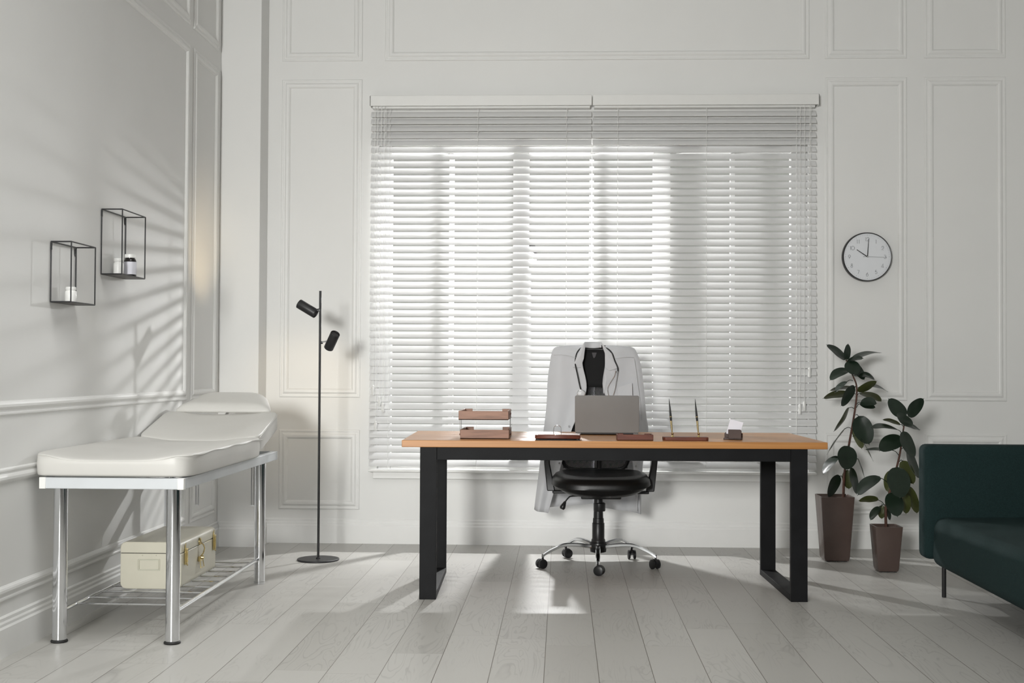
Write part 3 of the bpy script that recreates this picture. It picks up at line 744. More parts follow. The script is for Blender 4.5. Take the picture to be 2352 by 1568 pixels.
# ================================================================== OFFICE CHAIR
CX, CY = 0.203, -0.778
def office_chair():
    t = thing('office_chair', 'black swivel office chair with mesh back and chrome star base behind the desk', 'chair', (CX, CY, 0))
    sx = CX+0.012
    # seat: rounded pad with front roll
    def seat_fn(u, v):
        a = 2*PI*u; c_, s_ = math.cos(a), math.sin(a)
        ex = math.copysign(abs(c_)**0.62, c_); ey = math.copysign(abs(s_)**0.62, s_)
        prof = [(0, 0.0), (0.55, 0.0), (0.80, 0.008), (0.94, 0.028), (1.0, 0.056), (0.985, 0.082), (0.92, 0.102), (0.80, 0.113), (0.62, 0.106), (0.3, 0.100), (0, 0.098)]
        k = v*(len(prof)-1); i = min(int(k), len(prof)-2); f_ = k-i
        r_ = prof[i][0]*(1-f_)+prof[i+1][0]*f_; h_ = prof[i][1]*(1-f_)+prof[i+1][1]*f_
        yy = ey*r_
        drop = -0.020*max(0, -yy)**2
        crown = 0.0
        return Vector((sx+0.272*ex*r_, CY-0.02+0.245*yy, 0.400+h_*1.08+drop+0.02*(1-abs(ex*r_)**2)*0-0.014*(abs(ex*r_)**4)*0+crown+0.025*(abs(ex*r_)**2)*(1 if h_ < 0.05 else 0)))
    build('seat', MB().grid(seat_fn, 56, 30, closed_u=True), M_BLKLEATHER, t, smooth=True)
    build('mechanism', MB().box(sx-0.11, CY-0.11, 0.378, sx+0.11, CY+0.13, 0.412), M_BLKPLASTIC, t, bevel=0.006)
    build('lever', MB().tube(smooth_path([(sx-0.05, CY-0.05, 0.392), (sx-0.155, CY-0.10, 0.394), (sx-0.178, CY-0.11, 0.386), (sx-0.198, CY-0.12, 0.362)], 4), 0.0042, 8), M_BLKMETAL, t, smooth=True)
    build('lever_knob', MB().lathe([(0.006, 0), (0.013, 0.022), (0.016, 0.036), (0.011, 0.046)], (sx-0.196, CY-0.12, 0.366), (-0.42, -0.1, -0.9), 14), M_BLKPLASTIC, t, smooth=True)
    cb = MB().lathe([(0.040, 0.128), (0.038, 0.145), (0.034, 0.150), (0.034, 0.235), (0.031, 0.238), (0.030, 0.262), (0.027, 0.264), (0.026, 0.30), (0.024, 0.38)], (CX, CY, 0), n=28)
    cb.lathe([(0.031, 0.302), (0.033, 0.305), (0.033, 0.345), (0.026, 0.35)], (CX+0.006, CY, 0), n=24)
    build('gas_column', cb, M_BLKPLASTIC, t, smooth=True)
    hub = build('base_hub', MB().lathe([(0.020, 0.070), (0.044, 0.078), (0.046, 0.100), (0.050, 0.105), (0.047, 0.128), (0.036, 0.135)], (CX, CY, 0), n=28), M_BLKPLASTIC, t, smooth=True)
    angs = (-92, -159.2, -18.5, 123, 52.5); rr = 0.327
    wang = (160, 30, -60, 200, 95)
    for k, (an, wa) in enumerate(zip(angs, wang)):
        d = Vector((math.cos(R(an)), math.sin(R(an)), 0)); side = Vector((-d.y, d.x, 0))
        # arched flat chrome arm
        m = MB(); N_ = 14
        for i in range(N_+1):
            s_ = i/N_; rad = 0.040+(rr-0.036)*s_
            zc = 0.108+0.016*math.sin(min(1, s_*1.35)*PI*0.75)-0.052*max(0, (s_-0.48)/0.52)**2.0
            hw = 0.017-0.006*s_; hh = 0.011-0.003*s_
            c = Vector((CX, CY, zc))+d*rad
            for (a, b) in ((-1, -0.6), (-0.8, 0.6), (-0.35, 1), (0.35, 1), (0.8, 0.6), (1, -0.6), (0.6, -1), (-0.6, -1)):
                m.v.append(tuple(c+side*hw*a+Vector((0, 0, hh*b))))
        for i in range(N_):
            for j in range(8): m.f.append((i*8+j, i*8+(j+1) % 8, (i+1)*8+(j+1) % 8, (i+1)*8+j))
        m.f.append(tuple(range(8))[::-1]); m.f.append(tuple(N_*8+j for j in range(8)))
        build('base_arm', m, M_CHROME, t, smooth=True)
        P = Vector((CX, CY, 0))+d*rr
        wd = Vector((math.cos(R(wa)), math.sin(R(wa)), 0)); ws = Vector((-wd.y, wd.x, 0)); wc = P-wd*0.008
        cm = MB().tube([P+Vector((0, 0, 0.045)), P+Vector((0, 0, 0.078))], 0.006, 10)
        # hood between the wheels
        hood = []
        for j in range(9):
            a_ = PI*j/8; hood.append((math.cos(a_)*0.026, 0.028+math.sin(a_)*0.027))
        hv = []
        for sgn in (-1, 1):
            for (a_, z_) in hood: hv.append(tuple(wc+wd*a_+ws*0.008*sgn+Vector((0, 0, z_))))
        n9 = len(hood)
        cm.add(hv, [tuple(range(n9)), tuple(range(n9, 2*n9))[::-1]]+[(i, (i+1) % n9, n9+(i+1) % n9, n9+i) for i in range(n9)])
        cs = build('caster', cm, M_BLKPLASTIC, t)
        for sgn in (-1, 1):
            build('wheel', MB().lathe([(0.010, -0.007), (0.022, -0.007), (0.0262, -0.004), (0.0262, 0.005), (0.022, 0.007), (0.008, 0.008)], wc+ws*0.016*sgn+Vector((0, 0, 0.0265)), ws*sgn, 24), M_BLKPLASTIC, cs, smooth=True)
    # backrest: frame, padded head panel, mesh panel (gently curved)
    yb = CY+0.275
    def by(x, z): return yb+0.055*((z-0.8)/0.4)**2*0.5-0.030*(((x-sx+0.02)/0.25)**2)*-1*0-0.02*(1-((x-sx+0.02)/0.26)**2)*-1
    bx = sx-0.022; 
    def hwid(z):
        if z > 1.12: return 0.222-0.075*((z-1.12)/0.09)**2
        return 0.222-0.03*max(0, (1.12-z)/0.62)
    ring = []
    for k in range(44):
        a = 2*PI*k/44; c_, s_ = math.cos(a), math.sin(a)
        e_ = 0.55 if s_ > 0 else 0.25; z = 0.855+0.350*math.copysign(abs(s_)**e_, s_); x = bx+hwid(z)*math.copysign(abs(c_)**e_, c_)
        ring.append((x, by(x, z), z))
    build('backrest_frame', MB().tube(ring, 0.011, 10, closed=True), M_BLKPLASTIC, t, smooth=True)
    def pan(z0, z1, yo):
        def fn(u, v):
            z = z0+(z1-z0)*v; w_ = hwid(z)-0.006; x = bx-w_+2*w_*u
            return (x, by(x, z)+yo, z)
        return fn
    build('mesh_panel', MB().grid(pan(0.515, 0.99, 0.0), 12, 14), M_NET, t, smooth=True)
    build('head_pad', MB().grid(pan(0.985, 1.200, -0.004), 12, 10), M_BLKFABRIC, t, smooth=True, solid=0.018)
    build('lumbar_bar', MB().tube([(bx-0.22, by(bx-0.22, 0.735)-0.004, 0.735), (bx, by(bx, 0.735)+0.006, 0.735), (bx+0.22, by(bx+0.22, 0.735)-0.004, 0.735)], 0.010, 8), M_BLKPLASTIC, t, smooth=True)
    build('back_strut', MB().tube([(sx, CY+0.10, 0.392), (sx, CY+0.255, 0.400), (sx, yb+0.045, 0.47), (sx, yb+0.030, 0.62)], 0.014, 10), M_BLKPLASTIC, t, smooth=True)
    build('hanger_tab', MB().prism([(bx-0.022, 1.185), (bx+0.006, 1.185), (bx-0.002, 1.160), (bx-0.010, 1.152), (bx-0.016, 1.162)], 'y', by(bx, 1.17)-0.018, by(bx, 1.17)-0.014), mat('grey_rubber_tab', (0.05, 0.045, 0.05), 0.6), t)
    for s in (-1, 1):
        x0 = sx+s*0.262
        arm = MB()
        prof = [(0.283, 0.408), (0.300, 0.560), (0.306, 0.660)]
        for (ya, yb2, za, zb, xa, xb) in ():
            pass
        P0 = Vector((sx+s*0.275, CY+0.02, 0.412)); P1 = Vector((sx+s*0.298, CY+0.03, 0.560)); P2 = Vector((sx+s*0.305, CY-0.02, 0.665))
        a_ = []
        for P, hw, hy in ((P0, 0.022, 0.035), (P1, 0.016, 0.030), (P2, 0.014, 0.030)):
            a_ += [P+Vector((-hw, -hy, 0)), P+Vector((hw, -hy, 0)), P+Vector((hw, hy, 0)), P+Vector((-hw, hy, 0))]
        fs = [(3, 2, 1, 0), (8, 9, 10, 11)]
        for q in (0, 4): fs += [(q+i, q+(i+1) % 4, q+4+(i+1) % 4, q+4+i) for i in range(4)]
        arm.add(a_, fs)
        arm.box(min(sx+s*0.08, sx+s*0.268), CY-0.01, 0.398, max(sx+s*0.08, sx+s*0.268), CY+0.05, 0.414)
        ar = build('armrest_support', arm, M_BLKPLASTIC, t, bevel=0.005)
        build('armrest_pad', MB().box(sx+s*0.305-0.026, CY-0.15, 0.664, sx+s*0.305+0.026, CY+0.12, 0.688), M_BLKPLASTIC, ar, bevel=0.010)
        build('chrome_rod', MB().tube([(sx+s*0.283, CY+0.10, 0.43), (sx+s*0.290, CY+0.11, 0.665)], 0.005, 8), M_CHROME, ar, smooth=True)
office_chair()

# ================================================================== WHITE COAT ON THE CHAIR
def interp(tbl, t_):
    k = t_*(len(tbl)-1); i = min(int(k), len(tbl)-2); f_ = k-i
    a, b, c, d = (Vector(tbl[max(i-1, 0)]), Vector(tbl[i]), Vector(tbl[i+1]), Vector(tbl[min(i+2, len(tbl)-1)]))
    return 0.5*((2*b)+(c-a)*f_+(2*a-5*b+4*c-d)*f_*f_+(3*b-a-3*c+d)*f_**3)
YCO = -0.500
def lab_coat():
    t = thing('lab_coat', 'white doctor coat draped over the back of the office chair', 'coat', (0.19, -0.48, 0.26))
    outL = [(0.045, 1.2265), (-0.030, 1.219), (-0.056, 1.193), (-0.070, 1.132), (-0.085, 1.031), (-0.092, 0.88), (-0.104, 0.741), (-0.123, 0.545), (-0.157, 0.272)]
    inL = [(0.118, 1.226), (0.122, 1.204), (0.118, 1.160), (0.117, 1.112), (0.142, 0.985), (0.108, 0.865), (0.052, 0.735), (-0.006, 0.548), (-0.081, 0.260)]
    outR = [(0.320, 1.2265), (0.397, 1.218), (0.427, 1.193), (0.451, 1.122), (0.466, 1.009), (0.482, 0.833), (0.497, 0.720), (0.470, 0.545), (0.458, 0.252)]
    inR = [(0.250, 1.226), (0.243, 1.204), (0.244, 1.160), (0.245, 1.108), (0.235, 0.985), (0.285, 0.865), (0.350, 0.735), (0.402, 0.551), (0.425, 0.290)]
    def half(out, inn, s):
        def fn(u, v):
            O = interp(out, v); I = interp(inn, v); drop = min(1.0, v*5.0)
            if u <= 0.5:      # front panel, from the opening to the outer edge
                k = u/0.5; p = I.lerp(O, k)
                fold = 0.016*math.sin(k*PI*2.6+s*0.7+v*1.6)*min(1, v*3)*(0.35+0.65*v)+0.007*math.sin(k*11+v*4)*v*(1-k)
                y = YCO-0.030*drop*math.sin(min(1, (1-k)*1.6)*PI*0.5)-0.008*drop-fold+0.030*k**4
                return (p.x+0.004*math.sin(v*9+k*3)*v, y, p.y)
            k = (u-0.5)/0.5  # wraps round the edge and across behind the chair
            zx = O.y+(0.010 if v > 0.9 else 0)*math.sin(k*9)
            mid = 0.190
            x = O.x*(1-k)+mid*k
            zz = O.y
            if v > 0.85: zz += 0.030*k*(v-0.85)/0.15
            if v < 0.12: zz += 0.003*k
            fold = 0.010*math.sin(k*PI*4+s)*v
            y = (YCO+0.030)+0.075*drop*math.sin(min(1, k*3.0)*PI*0.5)+fold
            return (x, y, zz)
        return fn
    bl = build('coat_left_half', MB().grid(half(outL, inL, 1), 44, 48), M_COAT, t, smooth=True, solid=0.003)
    brr = build('coat_right_half', MB().grid(half(outR, inR, -1), 44, 48), M_COAT, t, smooth=True, solid=0.003)
    # collar and lapels: folded cloth with real thickness
    def leafpoly(name, pts, yf, th=0.0045, lift=0.010):
        n = len(pts); c = Vector((sum(p[0] for p in pts)/n, 0, sum(p[1] for p in pts)/n))
        m = MB(); v = []
        for (x, z) in pts: v.append((x, yf, z))
        for (x, z) in pts: v.append((x, yf+th, z))
        v.append((c.x, yf-lift, c.z)); v.append((c.x, yf+th-lift*0.6, c.z))
        f = []
        for i in range(n):
            j = (i+1) % n; f += [(i, j, 2*n), (n+j, n+i, 2*n+1), (i, n+i, n+j, j)]
        m.add(v, f); return build(name, m, M_COAT, t, smooth=False, bevel=0.0012)
    yf = YCO-0.052
    leafpoly('collar', [(0.127, 1.246), (0.104, 1.209), (0.081, 1.158), (0.059, 1.099), (0.106, 1.096), (0.123, 1.150), (0.130, 1.212)], yf)
    leafpoly('collar', [(0.222, 1.247), (0.252, 1.209), (0.283, 1.179), (0.298, 1.134), (0.318, 1.094), (0.268, 1.080), (0.245, 1.10), (0.244, 1.18), (0.232, 1.212)], yf)
    leafpoly('lapel', [(0.245, 1.105), (0.268, 1.079), (0.293, 1.043), (0.256, 0.987), (0.236, 0.945), (0.234, 0.99), (0.240, 1.05)], yf+0.004)
    cb = MB()
    cb.grid(lambda u, v: (0.127+0.096*u, YCO-0.040+0.040*math.sin(u*PI)+0.012*v, 1.214+0.032*v-(0.004*math.sin(u*PI) if v < 0.5 else 0)), 16, 4)
    build('collar_stand', cb, M_COAT, t, smooth=True, solid=0.004)
    def seamt(name, pts): build(name, MB().tube(smooth_path(pts, 5), 0.0018, 6), M_COAT, t, smooth=True)
    seamt('shoulder_seam', [(-0.052, YCO-0.026, 1.170), (-0.01, YCO-0.040, 1.172), (0.035, YCO-0.045, 1.166), (0.075, YCO-0.045, 1.156)])
    seamt('shoulder_seam', [(0.305, YCO-0.045, 1.152), (0.345, YCO-0.043, 1.158), (0.38, YCO-0.038, 1.160), (0.412, YCO-0.028, 1.158)])
    seamt('sleeve_seam', [(0.412, YCO-0.026, 1.150), (0.424, YCO-0.026, 1.08), (0.434, YCO-0.026, 1.00), (0.448, YCO-0.024, 0.90), (0.454, YCO-0.022, 0.80)])
    pk = MB().prism([(0.318, 0.985), (0.400, 1.012), (0.405, 0.900), (0.318, 0.900)], 'y', YCO-0.048, YCO-0.044)
    build('chest_pocket', pk, M_COAT, t, bevel=0.001)
    for (x, z) in ((0.040, 0.760), (-0.015, 0.548), (0.424, 0.535)):
        build('button', MB().lathe([(0.006, 0), (0.006, 0.002), (0.004, 0.003)], (x, YCO-0.050 if z > 0.6 else YCO-0.046, z), (0, -1, 0), 14), mat('grey_button', (0.35, 0.35, 0.36), 0.4) if 'grey_button' not in bpy.data.materials else bpy.data.materials['grey_button'], t)
lab_coat()

def stethoscope():
    t = thing('stethoscope', 'black and silver stethoscope hung round the coat collar', 'stethoscope', (0.19, YCO-0.06, 0.95))
    y = YCO-0.050; yo = YCO-0.064
    tube = smooth_path([(0.107, yo, 0.972), (0.100, yo, 0.995), (0.087, yo, 1.057), (0.076, yo+0.002, 1.105), (0.074, y+0.012, 1.135), (0.083, y+0.008, 1.180), (0.106, y+0.016, 1.210), (0.135, y+0.060, 1.220), (0.175, y+0.072, 1.222), (0.215, y+0.062, 1.220), (0.258, y+0.016, 1.208), (0.286, y+0.006, 1.180), (0.303, y+0.004, 1.135), (0.317, y-0.004, 1.100), (0.318, yo, 1.078)], 5)
    build('rubber_tube', MB().tube(tube, 0.0040, 10), M_RUBBER, t, smooth=True)
    yk = [(0.318, yo, 1.080), (0.315, yo, 1.062), (0.309, yo, 1.02), (0.300, yo, 0.970), (0.288, yo, 0.935), (0.270, yo, 0.915)]
    build('ear_tube', MB().tube(smooth_path(yk, 5), 0.0026, 8), M_SILVER, t, smooth=True)
    build('ear_tube', MB().tube(smooth_path([(0.314, yo, 1.066), (0.305, yo-0.002, 1.08), (0.297, yo, 1.05), (0.262, yo, 0.99), (0.262, yo, 0.955), (0.272, yo, 0.925)], 5), 0.0022, 8), M_SILVER, t, smooth=True)
    c = (0.108, yo-0.006, 0.948)
    build('chest_piece', MB().lathe([(0.010, -0.004), (0.021, -0.003), (0.024, 0.002), (0.024, 0.006), (0.0215, 0.008)], c, (0, -1, 0), 32), M_SILVER, t, smooth=True)
    build('diaphragm', MB().lathe([(0.0205, 0.0082), (0.0195, 0.0088)], c, (0, -1, 0), 32), mat('pale_diaphragm', (0.62, 0.62, 0.63), 0.35), t, smooth=True)
stethoscope()

# ================================================================== WALL CLOCK
DIG = {
 '0': [[(0.5+0.5*math.cos(a), 0.5+0.5*math.sin(a)) for a in [2*PI*k/24 for k in range(25)]]],
 '1': [[(0.30, 0.93), (0.5, 0.98), (0.5, 0.0)]],
 '2': [[(0.10, 0.72)]+[(0.5+0.38*math.cos(a), 0.66+0.33*math.sin(a)) for a in [PI*0.97-PI*1.22*k/12 for k in range(13)]]+[(0.06, 0.01), (0.80, 0.01)]],
 '3': [[(0.5+0.30*math.cos(a), 0.76+0.23*math.sin(a)) for a in [PI*0.93-PI*1.43*k/12 for k in range(13)]]+[(0.5+0.36*math.cos(a), 0.27+0.27*math.sin(a)) for a in [PI*0.5-PI*1.42*k/12 for k in range(1, 13)]]],
 '4': [[(0.62, -0.02), (0.62, 1.0), (0.04, 0.12), (0.78, 0.12)]],
 '5': [[(0.72, 0.98), (0.22, 0.98), (0.14, 0.55)]+[(0.44+0.38*math.cos(a), 0.32+0.32*math.sin(a)) for a in [PI*0.80-PI*1.62*k/14 for k in range(15)]]],
 '6': [[(0.62, 1.0), (0.16, 0.46)]+[(0.45+0.38*math.cos(a), 0.33+0.33*math.sin(a)) for a in [PI*0.85+2*PI*k/24 for k in range(25)]]],
 '7': [[(0.08, 0.98), (0.80, 0.98), (0.34, 0.0)]],
 '8': [[(0.45+0.24*math.cos(a), 0.77+0.22*math.sin(a)) for a in [2*PI*k/20 for k in range(21)]], [(0.45+0.34*math.cos(a), 0.28+0.28*math.sin(a)) for a in [2*PI*k/20 for k in range(21)]]],
 '9': [[(0.30, 0.0), (0.76, 0.54)]+[(0.45+0.38*math.cos(a), 0.67+0.33*math.sin(a)) for a in [-PI*0.15+2*PI*k/24 for k in range(25)]]],
}
def wall_clock():
    cx, cz = 1.862, 1.784
    t = thing('wall_clock', 'round black-rimmed wall clock showing ten o clock on the right panel', 'clock', (cx, -0.025, cz))
    build('rim', MB().lathe([(0.140, 0.001), (0.149, 0.003), (0.1515, 0.012), (0.149, 0.040), (0.147, 0.043), (0.144, 0.042), (0.1435, 0.033), (0.1, 0.030)], (cx, 0, cz), (0, -1, 0), 72), M_BLKPLASTIC, t, smooth=True)
    build('dial', MB().lathe([(0.1438, 0.029), (0.1438, 0.034), (0.001, 0.0342)], (cx, 0, cz), (0, -1, 0), 64), M_DIAL, t)
    y = -0.0352; H = 0.0235; R0 = 0.1075
    for n in range(1, 13):
        s_ = str(n); a = PI/2-n*PI/6; w_ = 0.0165
        adv = 0.0125 if len(s_) == 2 else w_
        tot = (len(s_)-1)*(0.0125 if s_ != '11' else 0.0105)+w_
        x0 = cx+R0*math.cos(a)-tot/2; z0 = cz+R0*math.sin(a)-H/2
        m = MB()
        for i, ch in enumerate(s_):
            ww = H if ch == '0' else w_
            ox = x0+i*(0.0105 if s_ in ('11', '12') else 0.0100)-(0.002 if ch == '1' and len(s_) == 2 and i == 0 else 0)
            if ch == '0': ww = 0.020; 
            for stroke in DIG[ch]:
                m.tube([(ox+p[0]*ww, y, z0+p[1]*H) for p in stroke], 0.00085, 6)
        build('numeral', m, M_GREYINK, t)
    tk = MB()
    for k in range(60):
        a = 2*PI*k/60; rr = 0.0016 if k % 5 == 0 else 0.0009
        tk.lathe([(rr, 0), (rr, 0.0006)], (cx+0.133*math.cos(a), -0.0343, cz+0.133*math.sin(a)), (0, -1, 0), 6)
    build('minute_dots', tk, M_GREYINK, t)
    def hand(name, ang, l0, l1, w0, w1, yy, m):
        d = Vector((math.cos(ang), 0, math.sin(ang))); s = Vector((-d.z, 0, d.x)); c = Vector((cx, yy, cz)); vs = []
        for yo in (0, -0.0012):
            o = Vector((0, yo, 0)); vs += [c+o-d*l0+s*w0, c+o+d*l1+s*w1, c+o+d*l1-s*w1, c+o-d*l0-s*w0]
        build(name, MB().add(vs, [(0, 1, 2, 3), (7, 6, 5, 4), (0, 4, 5, 1), (1, 5, 6, 2), (2, 6, 7, 3), (3, 7, 4, 0)]), m, t)
    hand('hour_hand', R(146), 0.004, 0.078, 0.0030, 0.0018, -0.037, M_INK)
    hand('minute_hand', R(86), 0.004, 0.110, 0.0028, 0.0014, -0.039, M_INK)
    hand('second_hand', R(-1.5), 0.026, 0.116, 0.0007, 0.0005, -0.041, M_GREYINK)
    build('hand_pin', MB().lathe([(0.0050, 0), (0.0045, 0.008)], (cx, -0.035, cz), (0, -1, 0), 14), M_SILVER, t)
wall_clock()

# ================================================================== RUBBER PLANTS
LEAVES_1 = [
 ((1.629,-0.483,1.15),(1.521,-0.463,1.24),0.0506,1,0.0101,0),
 ((1.636,-0.483,1.15),(1.644,-0.483,1.245),0.0456,1,0.0,0),
 ((1.668,-0.463,1.15),(1.85,-0.423,1.192),0.0203,1,0.0203,0),
 ((1.639,-0.483,1.145),(1.721,-0.533,1.158),0.0228,1,0.0076,0),
 ((1.649,-0.503,1.145),(1.665,-0.583,1.061),0.0861,1,0.0,0),
 ((1.678,-0.483,1.128),(1.733,-0.503,1.033),0.0557,1,0.0,0),
 ((1.649,-0.483,1.095),(1.533,-0.503,1.03),0.0456,1,0.0177,0),
 ((1.674,-0.493,1.06),(1.79,-0.523,1.034),0.0329,1,0.0203,0),
 ((1.636,-0.483,1.025),(1.567,-0.483,0.959),0.0203,1,0.0127,(1.671,-0.483,1.03)),
 ((1.683,-0.463,0.992),(1.551,-0.403,0.968),0.0253,0,0.0076,0),
 ((1.666,-0.463,0.952),(1.507,-0.433,0.925),0.0456,0,0.0127,(1.686,-0.483,0.953)),
 ((1.679,-0.503,0.995),(1.584,-0.563,0.884),0.0658,1,0.0076,0),
 ((1.698,-0.483,0.968),(1.802,-0.513,1.031),0.0506,0,0.0,0),
 ((1.755,-0.453,1.003),(1.887,-0.423,0.965),0.0203,1,0.0152,(1.693,-0.483,0.985)),
 ((1.713,-0.483,0.96),(1.844,-0.453,0.908),0.0329,0,0.0127,(1.693,-0.483,0.94)),
 ((1.711,-0.493,0.905),(1.797,-0.533,0.9),0.0481,1,0.0101,(1.693,-0.483,0.895)),
 ((1.708,-0.493,0.9),(1.792,-0.523,0.877),0.0354,1,0.0,(1.691,-0.483,0.875)),
 ((1.646,-0.483,0.877),(1.563,-0.463,0.733),0.0405,0,-0.0152,(1.683,-0.483,0.865)),
 ((1.626,-0.483,0.757),(1.526,-0.463,0.602),0.0253,0,0.0101,(1.661,-0.483,0.755)),
 ((1.701,-0.493,0.828),(1.753,-0.533,0.663),0.1139,1,-0.0076,(1.686,-0.483,0.832)),
 ((1.694,-0.438,0.791),(1.737,-0.423,0.631),0.043,0,-0.0076,0),
 ((1.708,-0.503,0.709),(1.779,-0.513,0.57),0.0203,1,0.0076,(1.668,-0.483,0.71)),
 ((1.637,-0.533,0.658),(1.599,-0.603,0.524),0.1114,1,0.0,0),
 ((1.582,-0.503,0.598),(1.493,-0.513,0.491),0.0329,1,0.0203,(1.628,-0.483,0.565)),
 ((1.594,-0.503,0.484),(1.51,-0.563,0.367),0.0709,1,0.0101,(1.609,-0.483,0.474)),
 ((1.645,-0.453,0.515),(1.657,-0.443,0.401),0.0608,0,0.0,0),
 ((1.663,-0.483,0.532),(1.686,-0.513,0.376),0.0582,1,0.0076,(1.623,-0.483,0.515)),
 ((1.705,-0.453,0.583),(1.747,-0.443,0.47),0.0203,1,0.0076,(1.636,-0.483,0.59)),
]
STEM_1 = [(1.616,-0.483,0.34),(1.618,-0.483,0.44),(1.626,-0.483,0.527),(1.648,-0.483,0.66),(1.673,-0.483,0.802),(1.691,-0.483,0.928),(1.691,-0.483,1.003),(1.673,-0.483,1.053),(1.651,-0.483,1.103),(1.634,-0.483,1.15)]
LEAVES_2 = [
 ((1.871,-0.85,0.84),(1.779,-0.84,0.939),0.0793,1,-0.0048,0),
 ((1.885,-0.85,0.84),(1.974,-0.84,0.94),0.0745,1,0.0048,0),
 ((1.868,-0.86,0.85),(1.834,-0.95,0.793),0.101,1,0.0,0),
 ((1.878,-0.83,0.79),(1.964,-0.8,0.765),0.024,1,0.0072,0),
 ((1.848,-0.83,0.794),(1.756,-0.8,0.821),0.0192,0,0.0072,(1.859,-0.85,0.783)),
 ((1.828,-0.85,0.769),(1.673,-0.88,0.776),0.024,1,0.0168,(1.852,-0.85,0.741)),
 ((1.851,-0.86,0.727),(1.71,-0.92,0.654),0.0769,1,0.0096,0),
 ((1.853,-0.87,0.761),(1.898,-0.92,0.616),0.0793,1,-0.0096,0),
 ((1.887,-0.83,0.669),(1.947,-0.85,0.498),0.0625,1,-0.012,(1.847,-0.85,0.662)),
 ((1.805,-0.83,0.656),(1.659,-0.8,0.655),0.012,1,0.0048,(1.833,-0.85,0.629)),
 ((1.859,-0.83,0.599),(1.92,-0.83,0.467),0.0577,0,-0.0072,(1.837,-0.85,0.594)),
 ((1.81,-0.81,0.543),(1.786,-0.81,0.419),0.0673,0,-0.0072,0),
 ((1.817,-0.89,0.568),(1.805,-0.98,0.403),0.125,1,0.0,0),
 ((1.784,-0.89,0.431),(1.798,-0.96,0.304),0.0962,1,0.0048,0),
 ((1.724,-0.88,0.515),(1.598,-0.9,0.41),0.0481,1,0.024,(1.79,-0.85,0.456)),
 ((1.724,-0.85,0.387),(1.616,-0.84,0.378),0.0409,0,0.0072,(1.762,-0.85,0.349)),
 ((1.729,-0.85,0.349),(1.677,-0.86,0.274),0.0288,1,0.0096,(1.762,-0.85,0.356)),
 ((1.748,-0.83,0.354),(1.748,-0.82,0.277),0.0433,0,0.0,0),
 ((1.875,-0.83,0.426),(1.88,-0.82,0.304),0.0409,0,0.0048,(1.8,-0.85,0.475)),
 ((1.892,-0.82,0.461),(1.944,-0.81,0.304),0.0361,0,0.0048,(1.804,-0.85,0.487)),
 ((1.779,-0.82,0.341),(1.795,-0.82,0.27),0.0313,1,0.0,0),
]
STEM_2 = [(1.766,-0.85,0.233),(1.764,-0.85,0.345),(1.788,-0.85,0.439),(1.823,-0.85,0.565),(1.84,-0.85,0.641),(1.852,-0.85,0.724),(1.863,-0.85,0.795),(1.875,-0.85,0.843)]

